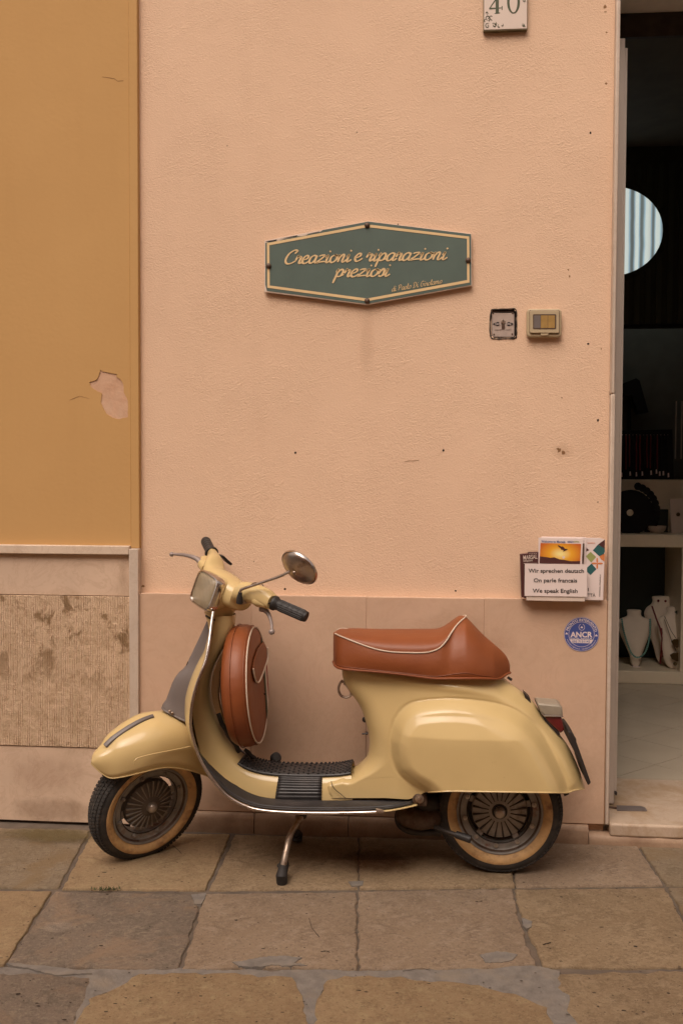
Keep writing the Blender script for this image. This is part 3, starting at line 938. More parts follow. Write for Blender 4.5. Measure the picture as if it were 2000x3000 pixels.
# kerb stones along the foot of the pink house
kerb = empty('kerb', (0, 3.58, 0), kind='structure', label='low stone kerb along the foot of the pink house')
kx = [xL, X(745, 2440, 3.575), X(1020, 2450, 3.575), X(1380, 2450, 3.575), X(1723, 2450, 3.575), xD2+0.1, 3.3, 4.5]
for i in range(len(kx)-1):
    a, b = kx[i]+0.0015, kx[i+1]-0.0015
    P2 = jag([(a, 3.570), (b, 3.570)], 0.02, 0.002, 80+i, closed=False)+[(b, 3.570)]
    n = len(P2)
    secs = []
    for (px0, py0) in P2:
        h = zK-0.001 if not (3 < i < 6) else zK-0.03
        dz = random.uniform(-.0015, .0015)
        secs.append([(px0, py0+0.003, -0.02), (px0, py0, 0.012), (px0, py0+0.002, h*0.7+dz), (px0, py0+0.008, h-0.004+dz), (px0, py0+0.014, h), (px0, 3.7, h), (px0, 3.7, -0.02)])
    obj('kerb_stone', *loft(secs), M['kerb'], kerb, angle=50)

# ------------------------------------------------------------------ ochre house
oh = empty('ochre_house', (-1.6, YO, 0), 'ochre plastered house front with marble and tooled stone base, left of the pink one', 'house')
xS0, xS1 = X(377, 1300, 3.58), X(404, 1300, 3.58)      # corner strip
zc1, zc0 = Z(200, 1598, 3.58), Z(200, 1624, 3.58)
zr1 = Z(200, 1745, 3.595); zr0 = Z(150, 2187, 3.595)
peel = [(262, 1120), (283, 1113), (290, 1100), (295, 1083), (300, 1088), (318, 1092), (343, 1096), (341, 1104), (353, 1111), (362, 1126), (363, 1150), (372, 1166), (375, 1175), (375, 1222), (362, 1224), (350, 1228), (330, 1224), (312, 1212), (303, 1194), (296, 1180), (299, 1152), (285, 1146), (268, 1134)]
peel_old = [(262, 1119), (266, 1101), (290, 1088), (293, 1084), (300, 1086), (318, 1092), (345, 1097), (358, 1112), (364, 1128), (362, 1155), (375, 1175), (375, 1222), (352, 1226), (328, 1225), (312, 1212), (302, 1195), (296, 1178), (296, 1152), (282, 1146), (268, 1136)]
pk = jag([(bk(x, y, YO)[0], bk(x, y, YO)[2]) for x, y in peel], 0.006, 0.0008, 5)
pk = [(min(p[0], xS0-0.001), p[1]) for p in pk]
v, f = holed([(-4.5, zc0), (xS0+0.001, zc0), (xS0+0.001, ztop), (-4.5, ztop)], [pk], YO, 0)
n_ = len(pk)
v = list(v); f = list(f)
b0 = len(v)
v += [(p[0], YO, p[1]) for p in pk]+[(p[0]*1.0, YO+0.003, p[1]) for p in pk]
f += [(b0+i, b0+(i+1) % n_, b0+n_+(i+1) % n_, b0+n_+i) for i in range(n_)]
obj('plaster_wall', v, f, M['ochre'], oh, smooth=False)
obj('bare_patch', *box(xS0-0.25, xS0, YO+0.003, YO+0.01, Z(300, 1250, YO), Z(300, 1070, YO)), M['peel'], oh, smooth=False, label='patch of pinkish undercoat where the ochre paint peeled off')
obj('coping', *box(-4.5, xS0-0.0008, 3.578, YO+0.02, zc0, zc1), M['marble_top'], oh, bevel=0.003)
xsp = [-4.5, -3.2, -2.35, xS0-0.001]
for i in range(3):
    obj('marble_panel', *box(xsp[i]+.001, xsp[i+1], 3.598, YO+0.02, zr1+0.001, zc0-0.001), M['marble'], oh, bevel=0.0015)
    obj('tooled_panel', *box(xsp[i]+.001, xsp[i+1], 3.590, YO+0.02, zr0+0.001, zr1-0.001), M['hatch'], oh, bevel=0.0015)
    obj('base_panel', *box(xsp[i]+.001, xsp[i+1], 3.594, YO+0.02, 0.004, zr0-0.001), M['marble'], oh, bevel=0.0015)
obj('joint_bed', *box(-4.5, xS0, 3.604, 3.61, -0.01, zc0), M['hole'], oh, smooth=False)
zst = Z(390, 1608, 3.578)
obj('corner_strip', *box(xS0, xS1, 3.600, YW+0.02, zst, ztop), M['ochre'], oh, bevel=0.003, label='upper part of the corner strip, painted ochre')
obj('corner_strip', *box(xS0, xS1, 3.5765, YW+0.02, 0.0, zst), M['jamb'], oh, bevel=0.003, label='lower part of the corner strip, bare marble')

wall_stain(0, 2330, 300, 2415, 'w_dark', 3.594, oh, 'darker band at the foot of the marble base')  # soft darker band low on the base panels
wall_stain(345, 1625, 378, 1740, 'w_rusty', 3.598, oh)
wall_stain(0, 2190, 260, 2340, 'w_dirt', 3.594, oh, dy=0.0016)
cr0 = [bk(x, y, YO-.0004) for x, y in ((300, 225), (335, 230), (345, 238), (362, 236))]
obj('crack', *tube(cr0, [.0004, .0008, .0005, .0007], 5), M['spot'], oh)
cr0 = [bk(x, y, YO-.0004) for x, y in ((205, 1172), (215, 1168), (235, 1160), (262, 1168))]
obj('crack', *tube(cr0, [.0003, .0007, .0005, .0004], 5), M['spot'], oh)
# ------------------------------------------------------------------ house across the street (its shade and bounce shape the light)
fr = empty('facing_house', (0, -3.4, 0), 'plain plastered house across the narrow street', 'house')
obj('wall', *box(-12, 12, -3.8, -3.4, 0, 6.2), M['peel'], fr, smooth=False)
for x in (-5, -2, 1.2, 4.4):
    for z0 in (1.0, 3.9):
        w = obj('window', *box(x, x+1.0, -3.41, -3.36, z0, z0+1.5), M['jamb'], fr, smooth=False, bevel=0.01)
        obj('pane', *box(x+.08, x+.92, -3.36, -3.35, z0+.08, z0+1.42), M['dark'], w, smooth=False)

# ------------------------------------------------------------------ shop interior
zF = zK+0.004
room = empty('shop_interior', (1.8, 5.0, 0), kind='structure', label='dim jewellery shop room behind the open door')
yB = 6.0
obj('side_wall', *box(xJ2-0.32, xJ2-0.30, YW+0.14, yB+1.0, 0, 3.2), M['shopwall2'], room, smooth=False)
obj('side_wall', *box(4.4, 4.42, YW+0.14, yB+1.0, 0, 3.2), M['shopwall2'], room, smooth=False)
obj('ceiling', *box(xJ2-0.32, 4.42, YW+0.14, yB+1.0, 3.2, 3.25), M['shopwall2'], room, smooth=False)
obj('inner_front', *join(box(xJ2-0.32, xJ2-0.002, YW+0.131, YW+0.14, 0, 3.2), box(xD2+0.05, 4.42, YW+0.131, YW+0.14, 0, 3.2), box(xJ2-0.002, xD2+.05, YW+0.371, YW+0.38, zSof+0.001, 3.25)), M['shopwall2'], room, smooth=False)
# back partition with oval opening
zq = Z(1900, 951, yB)
oc = bk(1790, 678, yB); orx = X(1940, 678, yB)-oc[0]; orz = Z(1790, 547, yB)-oc[2]
ov = [(oc[0]+orx*math.cos(t), oc[2]+orz*math.sin(t)) for t in np.linspace(0, 2*math.pi, 49)[:-1]]
v, f = holed([(xJ2-0.3, zq), (4.4, zq), (4.4, 3.2), (xJ2-0.3, 3.2)], [ov], yB, 0.0)
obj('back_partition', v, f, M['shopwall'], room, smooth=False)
obj('partition_edge', *box(xJ2-0.3, 4.4, yB-0.01, yB+0.03, zq-0.02, zq-0.001), M['velvet'], room, smooth=False)
obj('back_wall', *box(xJ2-0.3, 4.4, yB+0.65, yB+0.67, 0, 3.2), M['shopwall2'], room, smooth=False)
M['slat'] = simple('dark_green_slat', (0.035, 0.045, 0.028), 0.6)
for i in range(16):
    xs_ = xJ2-0.1+i*0.062
    za = oc[2]+(orz*math.sqrt(max(0, 1-((xs_+.015-oc[0])/orx)**2))+.01 if abs(xs_+.015-oc[0]) < orx else 0)
    zb_ = 2*oc[2]-za
    if abs(xs_+.015-oc[0]) < orx+.03:
        obj('slat', *box(xs_, xs_+.03, yB-.006, yB-.0005, za+.03, 3.1), M['slat'], room, smooth=False)
        obj('slat', *box(xs_, xs_+.03, yB-.006, yB-.0005, zq+.005, zb_-.03), M['slat'], room, smooth=False)
    else:
        obj('slat', *box(xs_, xs_+.03, yB-.006, yB-.0005, zq+.005, 3.1), M['slat'], room, smooth=False)
# curtain behind the oval: folded sheet
cx0, cx1 = xJ2-0.29, oc[0]+orx+0.4
NX = 240
cp = np.zeros((2, NX, 3))
for i in range(NX):
    x = cx0+(cx1-cx0)*i/(NX-1)
    yy = yB+0.10+0.018*math.sin(x*64)
    cp[0, i] = (x, yy, oc[2]-orz-0.1); cp[1, i] = (x, yy, oc[2]+orz+0.1)
ct = obj('backlit_curtain', *grid(cp), M['curtain'])
tag(ct, 'bright pleated curtain lit from behind in the oval opening of the shop', 'curtain')
# floor tiles laid diagonally
fl = empty('shop_floor', (2, 5, 0), kind='structure', label='beige tiled shop floor laid diagonally')
obj('grout_bed', *box(xJ2-0.29, 4.39, yth+0.001, yB+0.64, -0.01, zF-0.003), M['grout'], fl, smooth=False)
A1 = gz(1916.8, 2240.6, zF)
ph_ = math.radians(44.5)
ea = np.array([math.cos(ph_), math.sin(ph_)]); eb = np.array([-math.sin(ph_), math.cos(ph_)])
B1 = gz(1863.3, 2155.1, zF)
dv = (B1-A1)[:2]
na, nb = np.dot(dv, ea), np.dot(dv, eb)
T = 0.30
tile_me = None
clipx0, clipx1, clipy0, clipy1 = xJ2-0.28, 4.38, yth+0.002, yB+0.63
def clip_poly(P, x0, x1, y0, y1):
    for (ax, val, sgn) in ((0, x0, 1), (0, x1, -1), (1, y0, 1), (1, y1, -1)):
        out = []
        for i in range(len(P)):
            a, b = P[i], P[(i+1) % len(P)]
            ia, ib = sgn*(a[ax]-val) >= 0, sgn*(b[ax]-val) >= 0
            if ia: out.append(a)
            if ia != ib:
                t = (val-a[ax])/(b[ax]-a[ax]); out.append(a+(b-a)*t)
        P = out
        if not P: return P
    return P
for i in range(-4, 12):
    for j in range(-10, 12):
        gp = 0.0018
        q = [A1[:2]+ea*(T*(i+u)+(gp if u == 0 else -gp))+eb*(T*(j+w)+(gp if w == 0 else -gp)) for u, w in ((0, 0), (1, 0), (1, 1), (0, 1))]
        q = clip_poly(q, clipx0, min(clipx1, 2.9), clipy0, clipy1)
        if len(q) < 3: continue
        v, f = prism([(p[0], p[1], zF) for p in q], (0, 0, -0.01))
        obj('floor_tile', v, f, M['shoptile'], fl, smooth=False)
# counters: low plinth, upper shelf
zl = zF
y1 = gz(1900, 2003, zF)[1]
zlt = bk(1900, 1967, y1)[2]
dc = empty('display_unit', (1.9, y1+0.2, 0), 'cream two level display unit at the back of the shop', 'display unit')
x0s, x1s = xJ2-0.28, 3.4
obj('low_shelf', *box(x0s, x1s, y1, y1+0.5, zF, zlt), M['counter'], dc, bevel=0.004)
zu1, zu0 = Z(1900, 1566, y1), Z(1900, 1603, y1)
obj('upper_shelf', *box(x0s, x1s, y1, y1+0.5, zu0, zu1), M['counter'], dc, bevel=0.004)
obj('niche_back', *box(x0s, X(1990, 1700, y1+.45), y1+0.45, y1+0.47, zlt, zu0), M['nichedark'], dc, smooth=False)
obj('upright', *box(X(1996, 1700, y1), X(1996, 1700, y1)+0.03, y1+0.01, y1+0.44, zlt, zu0), M['counter'], dc, smooth=False)
zsh = Z(1900, 1405, y1+0.3)
obj('back_ledge', *box(x0s, x1s, y1+0.30, y1+0.5, zu1+0.002, zsh), M['counter'], dc, bevel=0.004)
# necklace busts
def bust(cx, top, bot, wsh, wneck, wbot, Y, label, lean=0.0):
    r = empty('necklace_bust', bk(cx, bot, Y), label, 'jewellery bust', 'linen jewellery busts in the shop niche')
    zt, zb = Z(cx, top, Y), Z(cx, bot, Y)
    xc = X(cx, (top+bot)/2, Y)
    H = zt-zb
    px1 = 1/F*Y/math.cos(0.3)
    prof = [(0.0, wbot*0.45), (0.06, wbot*0.8), (0.2, wbot), (0.45, wbot+(wsh-wbot)*0.55), (0.68, wsh*0.98), (0.76, wsh), (0.83, wsh*0.88), (0.88, wneck*1.15), (0.93, wneck), (0.985, wneck*1.05), (1.0, wneck*0.95)]
    pr = catmull([(a, b) for a, b in prof], 3)
    secs = []
    for a, w in pr:
        z = zb+H*a; w = w*px1/2; d = 0.018+0.03*math.sin(min(a, .8)/.8*math.pi/1.2)
        yo = Y+0.08*a+lean
        secs.append([(xc+w*math.cos(t), yo+d*math.sin(t), z) for t in np.linspace(0, 2*math.pi, 21)[:-1]])
    obj('torso', *loft(secs), M['bust'], r)
    obj('foot', *box(xc-wbot*px1*0.3, xc+wbot*px1*0.3, Y-0.02, Y+0.06, zb-0.012, zb), M['paper'], r, bevel=0.002)
    return r, xc, zb, H, px1
yb_ = y1+0.14
b1 = bust(1862, 1792, 1950, 92, 38, 34, yb_, 'linen bust wearing a turquoise bead necklace, on the low shelf')
b2 = bust(1950, 1752, 1943, 108, 62, 60, yb_+0.12, 'tallest linen bust with dark red earrings and strand, behind the other two')
b3 = bust(1990, 1784, 1960, 112, 56, 84, yb_-0.03, 'linen bust with two bronze pendants on chains, cut by the photo edge')
# turquoise beads
nk = empty('turquoise_necklace', bk(1862, 1900, yb_-0.03), 'turquoise bead necklace hanging on the left bust', 'necklace')
pts = resample(catmull([bk(x, y, yb_+dy) for x, y, dy in ((1820, 1815, .01), (1826, 1850, -.01), (1838, 1890, -.03), (1850, 1916, -.04), (1866, 1926, -.045), (1884, 1917, -.04), (1895, 1895, -.03), (1902, 1860, -.01), (1903, 1815, .01))], 6), 46)
def ball(c, r, seg=8, rings=6):
    pr = [(r*math.sin(math.pi*i/rings), -r*math.cos(math.pi*i/rings)) for i in range(rings+1)]
    return lathe(pr, c, (0, 0, 1), seg)
for p in pts:
    obj('bead', *ball(p, 0.0062, 7, 5), M['turq'], nk)
nr = empty('red_strand', bk(1935, 1880, yb_), 'dark red bead strand hanging down the tallest bust', 'necklace')
obj('strand', *tube([bk(x, y, yb_+dy) for x, y, dy in ((1908, 1775, .05), (1920, 1810, .03), (1932, 1840, .0), (1938, 1870, -.01), (1936, 1900, -.01), (1932, 1945, -.01))], .005, 6), M['redbead'], nr)
obj('strand', *tube([bk(x, y, yb_+dy) for x, y, dy in ((1936, 1840, .0), (1941, 1880, -.01), (1940, 1925, -.01))], .005, 6), M['redbead'], nr)
for x, y in ((1927, 1760), (1948, 1761)):
    e = obj('earring', *ball(bk(x, y, yb_+0.16), 0.008), M['redbead'])
    tag(e, 'dark red drop earring pinned at the %s of the tallest bust' % ('left' if x < 1940 else 'right'), 'earring', 'earrings on the tallest bust')
pn = empty('pendant_necklace', bk(1985, 1890, yb_), 'two bronze pendants on thin chains over the cut off bust', 'necklace')
for (pp, yy0) in (((1945, 1805), 1895), ((1945, 1815), 1935)):
    c = (1982, yy0)
    obj('chain', *tube([bk(pp[0], pp[1], yb_-0.03), bk(1965, (pp[1]+yy0)/2, yb_-0.07), bk(c[0], c[1]-20, yb_-0.08)], .0018, 5), M['bronze'], pn)
    obj('chain', *tube([bk(2010, pp[1]+10, yb_-0.03), bk(c[0], c[1]-20, yb_-0.08)], .0018, 5), M['bronze'], pn)
    w = 17 if yy0 < 1900 else 21
    obj('pendant', *pxprism([(c[0]-w, c[1]-16), (c[0]-w*.5, c[1]-22), (c[0]+w*.5, c[1]-22), (c[0]+w, c[1]-16), (c[0]+w*.7, c[1]-4), (c[0], c[1]+3), (c[0]-w*.7, c[1]-4)], yb_-0.085, 0.01), M['bronze'], pn, bevel=0.002)
obj('drop', *ball(bk(1976, 1945, yb_-0.08), 0.012), M['bronze'], pn)
tg = obj('hexagonal_label', *pxprism([(1974, 1793), (1982, 1788), (2006, 1788), (2014, 1794), (2006, 1801), (1982, 1800)], yb_-0.04, 0.003), M['shopwall'])
tag(tg, 'small dark hexagonal tag at the neck of the cut off bust', 'label')
# upper shelf: fan shaped black ornament, oval dish, small easel card
yu = y1+0.14
fn = empty('feather_fan', bk(1850, 1560, yu), 'round black feather ornament with a pale disc, on the upper shelf', 'ornament')
fc = bk(1846, 1500, yu)
obj('backing', *lathe([(0.0, -.01), (.13, -.008), (.135, 0), (.13, .006), (0, .008)], fc, (0, -1, 0.1), 32), M['velvet'], fn)
for i in range(11):
    a = math.radians(-35+i*11)
    cc = fc+np.array([math.cos(a)*.15, -0.01, math.sin(a)*.16])
    obj('feather', *lathe([(0, -.004), (.022, -.003), (.024, 0), (0, .004)], cc, (0.1, -1, 0.15), 12), M['velvet'], fn)
obj('disc', *lathe([(0, -.006), (.018, -.005), (.02, 0), (.012, .004), (0, .005)], bk(1844, 1502, yu-0.02), (0, -1, 0), 20), M['counter'], fn)
ds = obj('oval_dish', *lathe([(0, .0), (.03, .001), (.05, .02), (.056, .045), (.05, .045), (.04, .02), (0, .008)], (X(1922, 1560, yu), yu, zu1), (0, 0, 1), 28), M['jamb'])
tag(ds, 'small pale round dish on the upper shelf right of the feather ornament', 'dish')
ec = obj('card_stand', *pxprism([(1960, 1462), (2010, 1460), (2012, 1562), (1965, 1562)], yu, 0.012), M['paper2'])
tag(ec, 'pale upright card with a small pendant on the upper shelf at the photo edge', 'card')
obj('pendant', *ball(bk(1985, 1507, yu-0.006), 0.012), M['bronze'], ec)
gp_ = obj('green_box', *box(X(1892, 1500, yu+.1), X(1958, 1500, yu+.1), yu+0.12, yu+0.15, zu1, Z(1900, 1492, yu+.12)), M['nichedark'])
tag(gp_, 'dark green panel standing behind the round dish', 'panel')
# black board with hanging necklaces
yn = y1+0.32
nb_ = empty('necklace_board', bk(1880, 1400, yn), 'black board hung with dark red and black necklaces above the shelf', 'jewellery board')
obj('board', *pxprism([(1805, 1262), (1968, 1258), (1972, 1403), (1805, 1405)], yn, 0.03), M['velvet'], nb_)
for i in range(14):
    x = 1822+i*10.2
    obj('hook', *ball(bk(x, 1274, yn-.006), 0.0028, 6, 4), M['paper'], nb_)
    L = random.uniform(90, 104)
    obj('strand', *tube([bk(x+random.uniform(-1, 1), 1276+q*L/4, yn-.01) for q in range(5)], .0042, 6), M['redbead'] if (i % 3) and i < 11 else M['velvet'], nb_)
    if i % 2 == 0 or i > 10:
        yq = random.uniform(1382, 1394); xq = x+random.uniform(-4, 4)
        obj('price_tag', *pxprism([(xq-2, yq-7), (xq+2, yq-8), (xq+3, yq+5), (xq-2, yq+6)], yn-.016, .001), M['paper'], nb_)
# cabinet with shiny rods at the right
cb = empty('glass_cabinet', bk(1990, 1250, yn+.1), 'tall glass cabinet frame at the right edge of the shop view', 'cabinet')
for x in (1977, 1994):
    obj('post', *box(X(x, 1250, yn+.1), X(x, 1250, yn+.1)+0.006, yn+.1, yn+.11, Z(1980, 1345, yn+.1), Z(1980, 1175, yn+.1)), M['alframe'], cb)
obj('rail', *box(X(1977, 1250, yn+.1), X(1977, 1250, yn+.1)+.4, yn+.1, yn+.11, Z(1980, 1345, yn+.1)-.01, Z(1980, 1345, yn+.1)), M['shopwall2'], cb)
# camera-like desk lamp silhouette
lp = empty('desk_lamp', bk(1850, 1230, yn+.15), 'dark desk lamp silhouette deep in the shop', 'lamp')
obj('lamp_shade', *prism([bk(x, y, yn+.15) for x, y in ((1812, 1128), (1862, 1108), (1872, 1115), (1898, 1208), (1870, 1212), (1850, 1160), (1815, 1155))], (0, .1, 0)), M['velvet'], lp)
obj('lamp_post', *tube([bk(1842, 1150, yn+.2), bk(1842, 1262, yn+.2)], .012, 8), M['velvet'], lp)

# door leaf, frame, floor plate
df = empty('glass_door', (xJ2+0.03, YW+0.2, zK), 'open aluminium framed glass door of the shop, seen edge on', 'door')
yd = YW+0.145
xf0 = X(1783, 2300, yd); xf1 = X(1798, 2300, yd); xf2 = X(1807, 2300, yd)
zdt = Z(1815, 112, yd)
obj('frame_post', *box(xJ2-0.012, xf1, yd, yd+0.05, zK+0.02, zdt), M['alframe'], df, bevel=0.002)
obj('frame_post', *box(xf1+0.0015, xf2, yd+0.012, yd+0.05, zK+0.05, zdt-0.03), M['alframe'], df, bevel=0.002)
obj('frame_head', *box(xf2, xD2, yd+0.19, yd+0.21, zSof-0.09, zSof-0.001), M['dark'], df, bevel=0.002)
obj('pane', *box(xf1-0.004, xf1, yd+0.052, yd+0.80, zK+0.1, zdt-0.1), M['dark'], df, smooth=False)
obj('latch', *box(X(1791, 1400, yd)-.006, X(1791, 1400, yd)-.001, yd-0.004, yd, Z(1800, 880, yd), Z(1800, 835, yd)), M['dark'], df)
obj('stopper', *box(X(1799, 2325, yd-.01), X(1805, 2325, yd-.01), yd-0.02, yd, Z(1800, 2325, yd), Z(1800, 2317, yd)), M['black'], df)
zt_ = zK+0.0125
fp = obj('floor_plate', *prism([gz(x, y, zt_+0.004) for x, y in ((1804, 2359), (1876, 2361), (1888, 2365), (1894, 2374), (1806, 2373))], (0, 0, -0.004)), M['greyplastic'])
tag(fp, 'grey metal door stop plate lying on the marble threshold', 'plate')
obj('pin', *tube([gz(1783, 2364, zt_+.004), gz(1805, 2367, zt_+.004)], .004, 6), M['rust'], fp)

# ------------------------------------------------------------------ things on the wall
# hexagonal sign
sg = empty('shop_sign', bk(1077, 770, YW), 'green hexagonal sign with cream script lettering, screwed to the pink wall', 'sign')
YSg = YW-0.018
hexp = [(774.7, 705), (1078, 648), (1380, 684.5), (1381.5, 837), (1074, 893), (774.5, 855)]
bd = obj('board', *pxprism(hexp, YSg, 0.012), M['signedge'], sg, smooth=False, bevel=0.001)
fce = [(777, 706), (1078, 649), (1378.5, 686), (1379.5, 834.5), (1074.5, 890), (781, 852), (777, 835)]
fjag = [(777, 712)]+[(785, 707), (800, 706), (812, 703), (830, 700), (850, 697), (872, 689), (890, 688), (905, 683), (925, 680)]
face = [(777.5, 712), (777.5, 835), (782, 852), (1074.5, 890), (1379.5, 834.5), (1378.5, 686), (1078, 649), (945, 674), (938, 679), (922, 681), (905, 684), (896, 690), (884, 692), (872, 692), (860, 695), (835, 699), (815, 706), (800, 704), (788, 709)]
obj('face', *pxprism(face, YSg-0.0012, 0.001), M['sign'], sg, smooth=False)
ro = [(782, 712), (1076.5, 657.5), (1373.5, 693), (1374.5, 827.5), (1074.8, 882.5), (783, 843)]
ri = [(789, 718.5), (1076.5, 665.5), (1367, 699.5), (1367.5, 820.5), (1074.8, 874.5), (790, 836.5)]
V_ = [bk(x, y, YSg-0.0018) for x, y in ro]+[bk(x, y, YSg-0.0018) for x, y in ri]
obj('border', V_, [(i, (i+1) % 6, 6+(i+1) % 6, 6+i) for i in range(6)], M['cream'], sg, smooth=False, solid=0.0006)
for x, y in ((1075, 660), (1075, 881.5), (787, 779), (1370.5, 762.5)):
    obj('screw_cap', *lathe([(0.0, 0.008), (.005, .0075), (.0085, .005), (.0098, .001), (.0098, -.002)], bk(x, y, YSg-0.002), (0, -1, 0), 16), M['rustscrew'], sg)
YT = YSg-0.0024
script_text('lettering', 'Creazioni', 837, 773, 1031, 766.5, YT, 21.5, 6.8, M['cream'], sg, 0.30)
script_text('lettering', 'e', 1041, 765, 1062, 764, YT, 21.5, 6.8, M['cream'], sg, 0.30)
script_text('lettering', 'riparazioni', 1073, 764.5, 1312, 760, YT, 21.5, 6.8, M['cream'], sg, 0.30)
script_text('lettering', 'preziosi', 974, 811, 1144, 809, YT, 21.5, 6.8, M['cream'], sg, 0.30)
script_text('lettering', 'di Paolo Di Girolamo', 1148, 854, 1297, 829, YT, 8.6, 1.7, M['cream'], sg, 0.3)
# small flecks where the print wore off
obj('worn_fleck', *pxprism([(777, 707), (812, 701), (808, 706), (790, 709)], YSg-0.0016, 0.0004), M['black'], sg, smooth=False)
obj('worn_fleck', *pxprism([(812, 701), (872, 689), (868, 693), (830, 698)], YSg-0.0017, 0.0004), M['dark'], sg, smooth=False)
obj('worn_fleck', *pxprism([(893, 687), (938, 677), (930, 681), (900, 686)], YSg-0.0018, 0.0004), M['greyplastic'], sg, smooth=False)

# house number tile
nt_ = empty('house_number', bk(1480, 0, YW), 'white ceramic house number tile reading 40 with green ornament', 'house number')
YN = YW-0.020
tl = [(1416.7, 87.5), (1542.6, 83.3), (1543.5, -95), (1417.5, -95)]
obj('tile_body', *pxprism([(1415, 91.5), (1543.5, 87.0), (1544.5, -98), (1416, -98)], YN+0.0015, 0.017), M['tileedge'], nt_, bevel=0.001)
obj('tile_face', *pxprism(tl, YN, 0.002), M['tile'], nt_, bevel=0.001)
YNt = YN-0.0004
def Np(x, y): return (1380+x/7.84, y/7.84)
def flat(name, pts, mat, par, Y): return obj(name, *pxprism([Np(*p) for p in pts], Y, 0.0003), mat, par, smooth=False)
flat('digit', [(555, -200), (628, -200), (628, 285), (655, 290), (657, 300), (640, 310), (585, 318), (530, 316), (527, 306), (550, 298), (555, 280)], M['inkgreen'], nt_, YNt)
flat('digit', [(400, 205), (405, 190), (560, -40), (575, -10), (440, 178), (690, 172), (690, 190), (415, 216)], M['inkgreen'], nt_, YNt-.0002)
flat('digit', [(690, 140), (712, 140), (712, 230), (692, 230)], M['inkgreen'], nt_, YNt)
ro_, ri_ = [], []
for t in np.linspace(0, 2*math.pi, 40)[:-1]:
    ro_.append((965+148*math.cos(t), 50-262*math.sin(t)))
    ri_.append((965+90*math.cos(t), 45-240*math.sin(t)))
V_ = [bk(*Np(*p), YNt) for p in ro_]+[bk(*Np(*p), YNt) for p in ri_]
n_ = len(ro_)
obj('digit', V_, [(i, (i+1) % n_, n_+(i+1) % n_, n_+i) for i in range(n_)], M['inkgreen'], nt_, smooth=False, solid=.0003)
sw = []
def swirl(cx, cy, r0, turns, a0, sgn=1):
    P = []
    for k_ in range(22):
        t = k_/21; a = a0+sgn*turns*2*math.pi*t; r = r0*(1-t*0.8)
        P.append(bk(*Np(cx+r*math.cos(a), cy-r*math.sin(a)), YNt))
    return tube(P, [0.0010*(0.5+math.sin(math.pi*q/21)) for q in range(22)], 5)
for (a, b, r, tr, a0, s_) in ((370, 590, 62, 1.1, 1.0, 1), (380, 405, 60, 1.1, -1.5, -1), (520, 580, 55, 1.1, 2.5, -1), (440, 400, 45, 0.8, 0.5, 1), (545, 545, 40, .8, 1.5, -1), (345, 300, 35, .8, -1.2, 1), (640, 600, 45, .6, 2, 1), (700, 575, 35, .6, 1, -1), (420, 490, 60, .5, .3, 1), (320, 480, 45, .5, 1.3, 1), (1215, 10, 38, 1, 2, 1), (1197, 575, 40, 1, 2, 1)):
    sw.append(swirl(a, b, r, tr, a0, s_))
obj('ornament', *join(*sw), M['inkgreen'], nt_)
flat('emblem', [(1180, 610), (1188, 560), (1198, 530), (1208, 560), (1225, 590), (1240, 612)], M['inkgreen'], nt_, YNt)

# key switch
kw = empty('key_switch', bk(1473, 948, YW), 'small metal key switch plate sunk in the pink wall, left of the plastic switch', 'switch')
YK = YW+0.004
def Kp(x, y): return (1400+x/5.6, 880+y/5.6)
obj('plate', *pxprism([Kp(*p) for p in ((222, 212), (235, 206), (580, 206), (592, 215), (592, 590), (580, 600), (235, 600), (221, 588))], YK, 0.006), M['plate'], kw, bevel=0.001)
obj('top_lip', *pxprism([Kp(*p) for p in ((222, 170), (592, 170), (592, 203), (222, 203))], YK+0.006, 0.004), M['greyplastic'], kw, bevel=0.001)
for p in ((245, 212), (565, 212), (258, 558), (556, 553)):
    obj('screw', *lathe([(0, .002), (.0028, .0015), (.0032, 0)], bk(*Kp(*p), YK-.0005), (0, -1, 0), 12), M['rustscrew'], kw)
kc = bk(*Kp(408, 352), YK-.002)
obj('lock_cylinder', *lathe([(0, .003), (.006, .003), (.0078, .001), (.0078, -.003)], kc, (0, -1, 0), 20), M['steel'], kw)
obj('lock_slot', *pxprism([Kp(*p) for p in ((382, 370), (435, 370), (433, 465), (385, 465))], YK-.003, .003), M['rust'], kw)
obj('keyhole', *pxprism([Kp(*p) for p in ((404, 315), (413, 315), (413, 345), (404, 345))], YK-.0056, .0005), M['black'], kw)
for (cx, s_, tx) in ((318, -1, 'CHIUDE'), (500, 1, 'APRE')):
    obj('arrow_disc', *lathe([(0, .0006), (.0072, .0006), (.0072, 0)], bk(*Kp(cx, 388), YK-.0006), (0, -1, 0), 20), M['black'], kw, smooth=False)
    obj('arrow_tip', *pxprism([Kp(*p) for p in ((cx+s_*35, 365), (cx+s_*62, 372), (cx+s_*78, 388), (cx+s_*62, 402), (cx+s_*35, 408))], YK-.0013, .0006), M['black'], kw, smooth=False)
    w_ = 48 if s_ < 0 else 34
    a, b = Kp(cx-w_, 400), Kp(cx+w_, 400)
    text('lettering', tx, a[0], a[1], b[0], b[1], YK-.0022, 4.2, M['paper'], kw)
a, b = Kp(265, 490), Kp(385, 487); text('lettering', 'AUTOMAZIONI', a[0], a[1], b[0], b[1], YK-.0008, 1.8, M['black'], kw)
a, b = Kp(455, 488), Kp(548, 486); text('lettering', 'GENERALI', a[0], a[1], b[0], b[1], YK-.0008, 1.8, M['black'], kw)
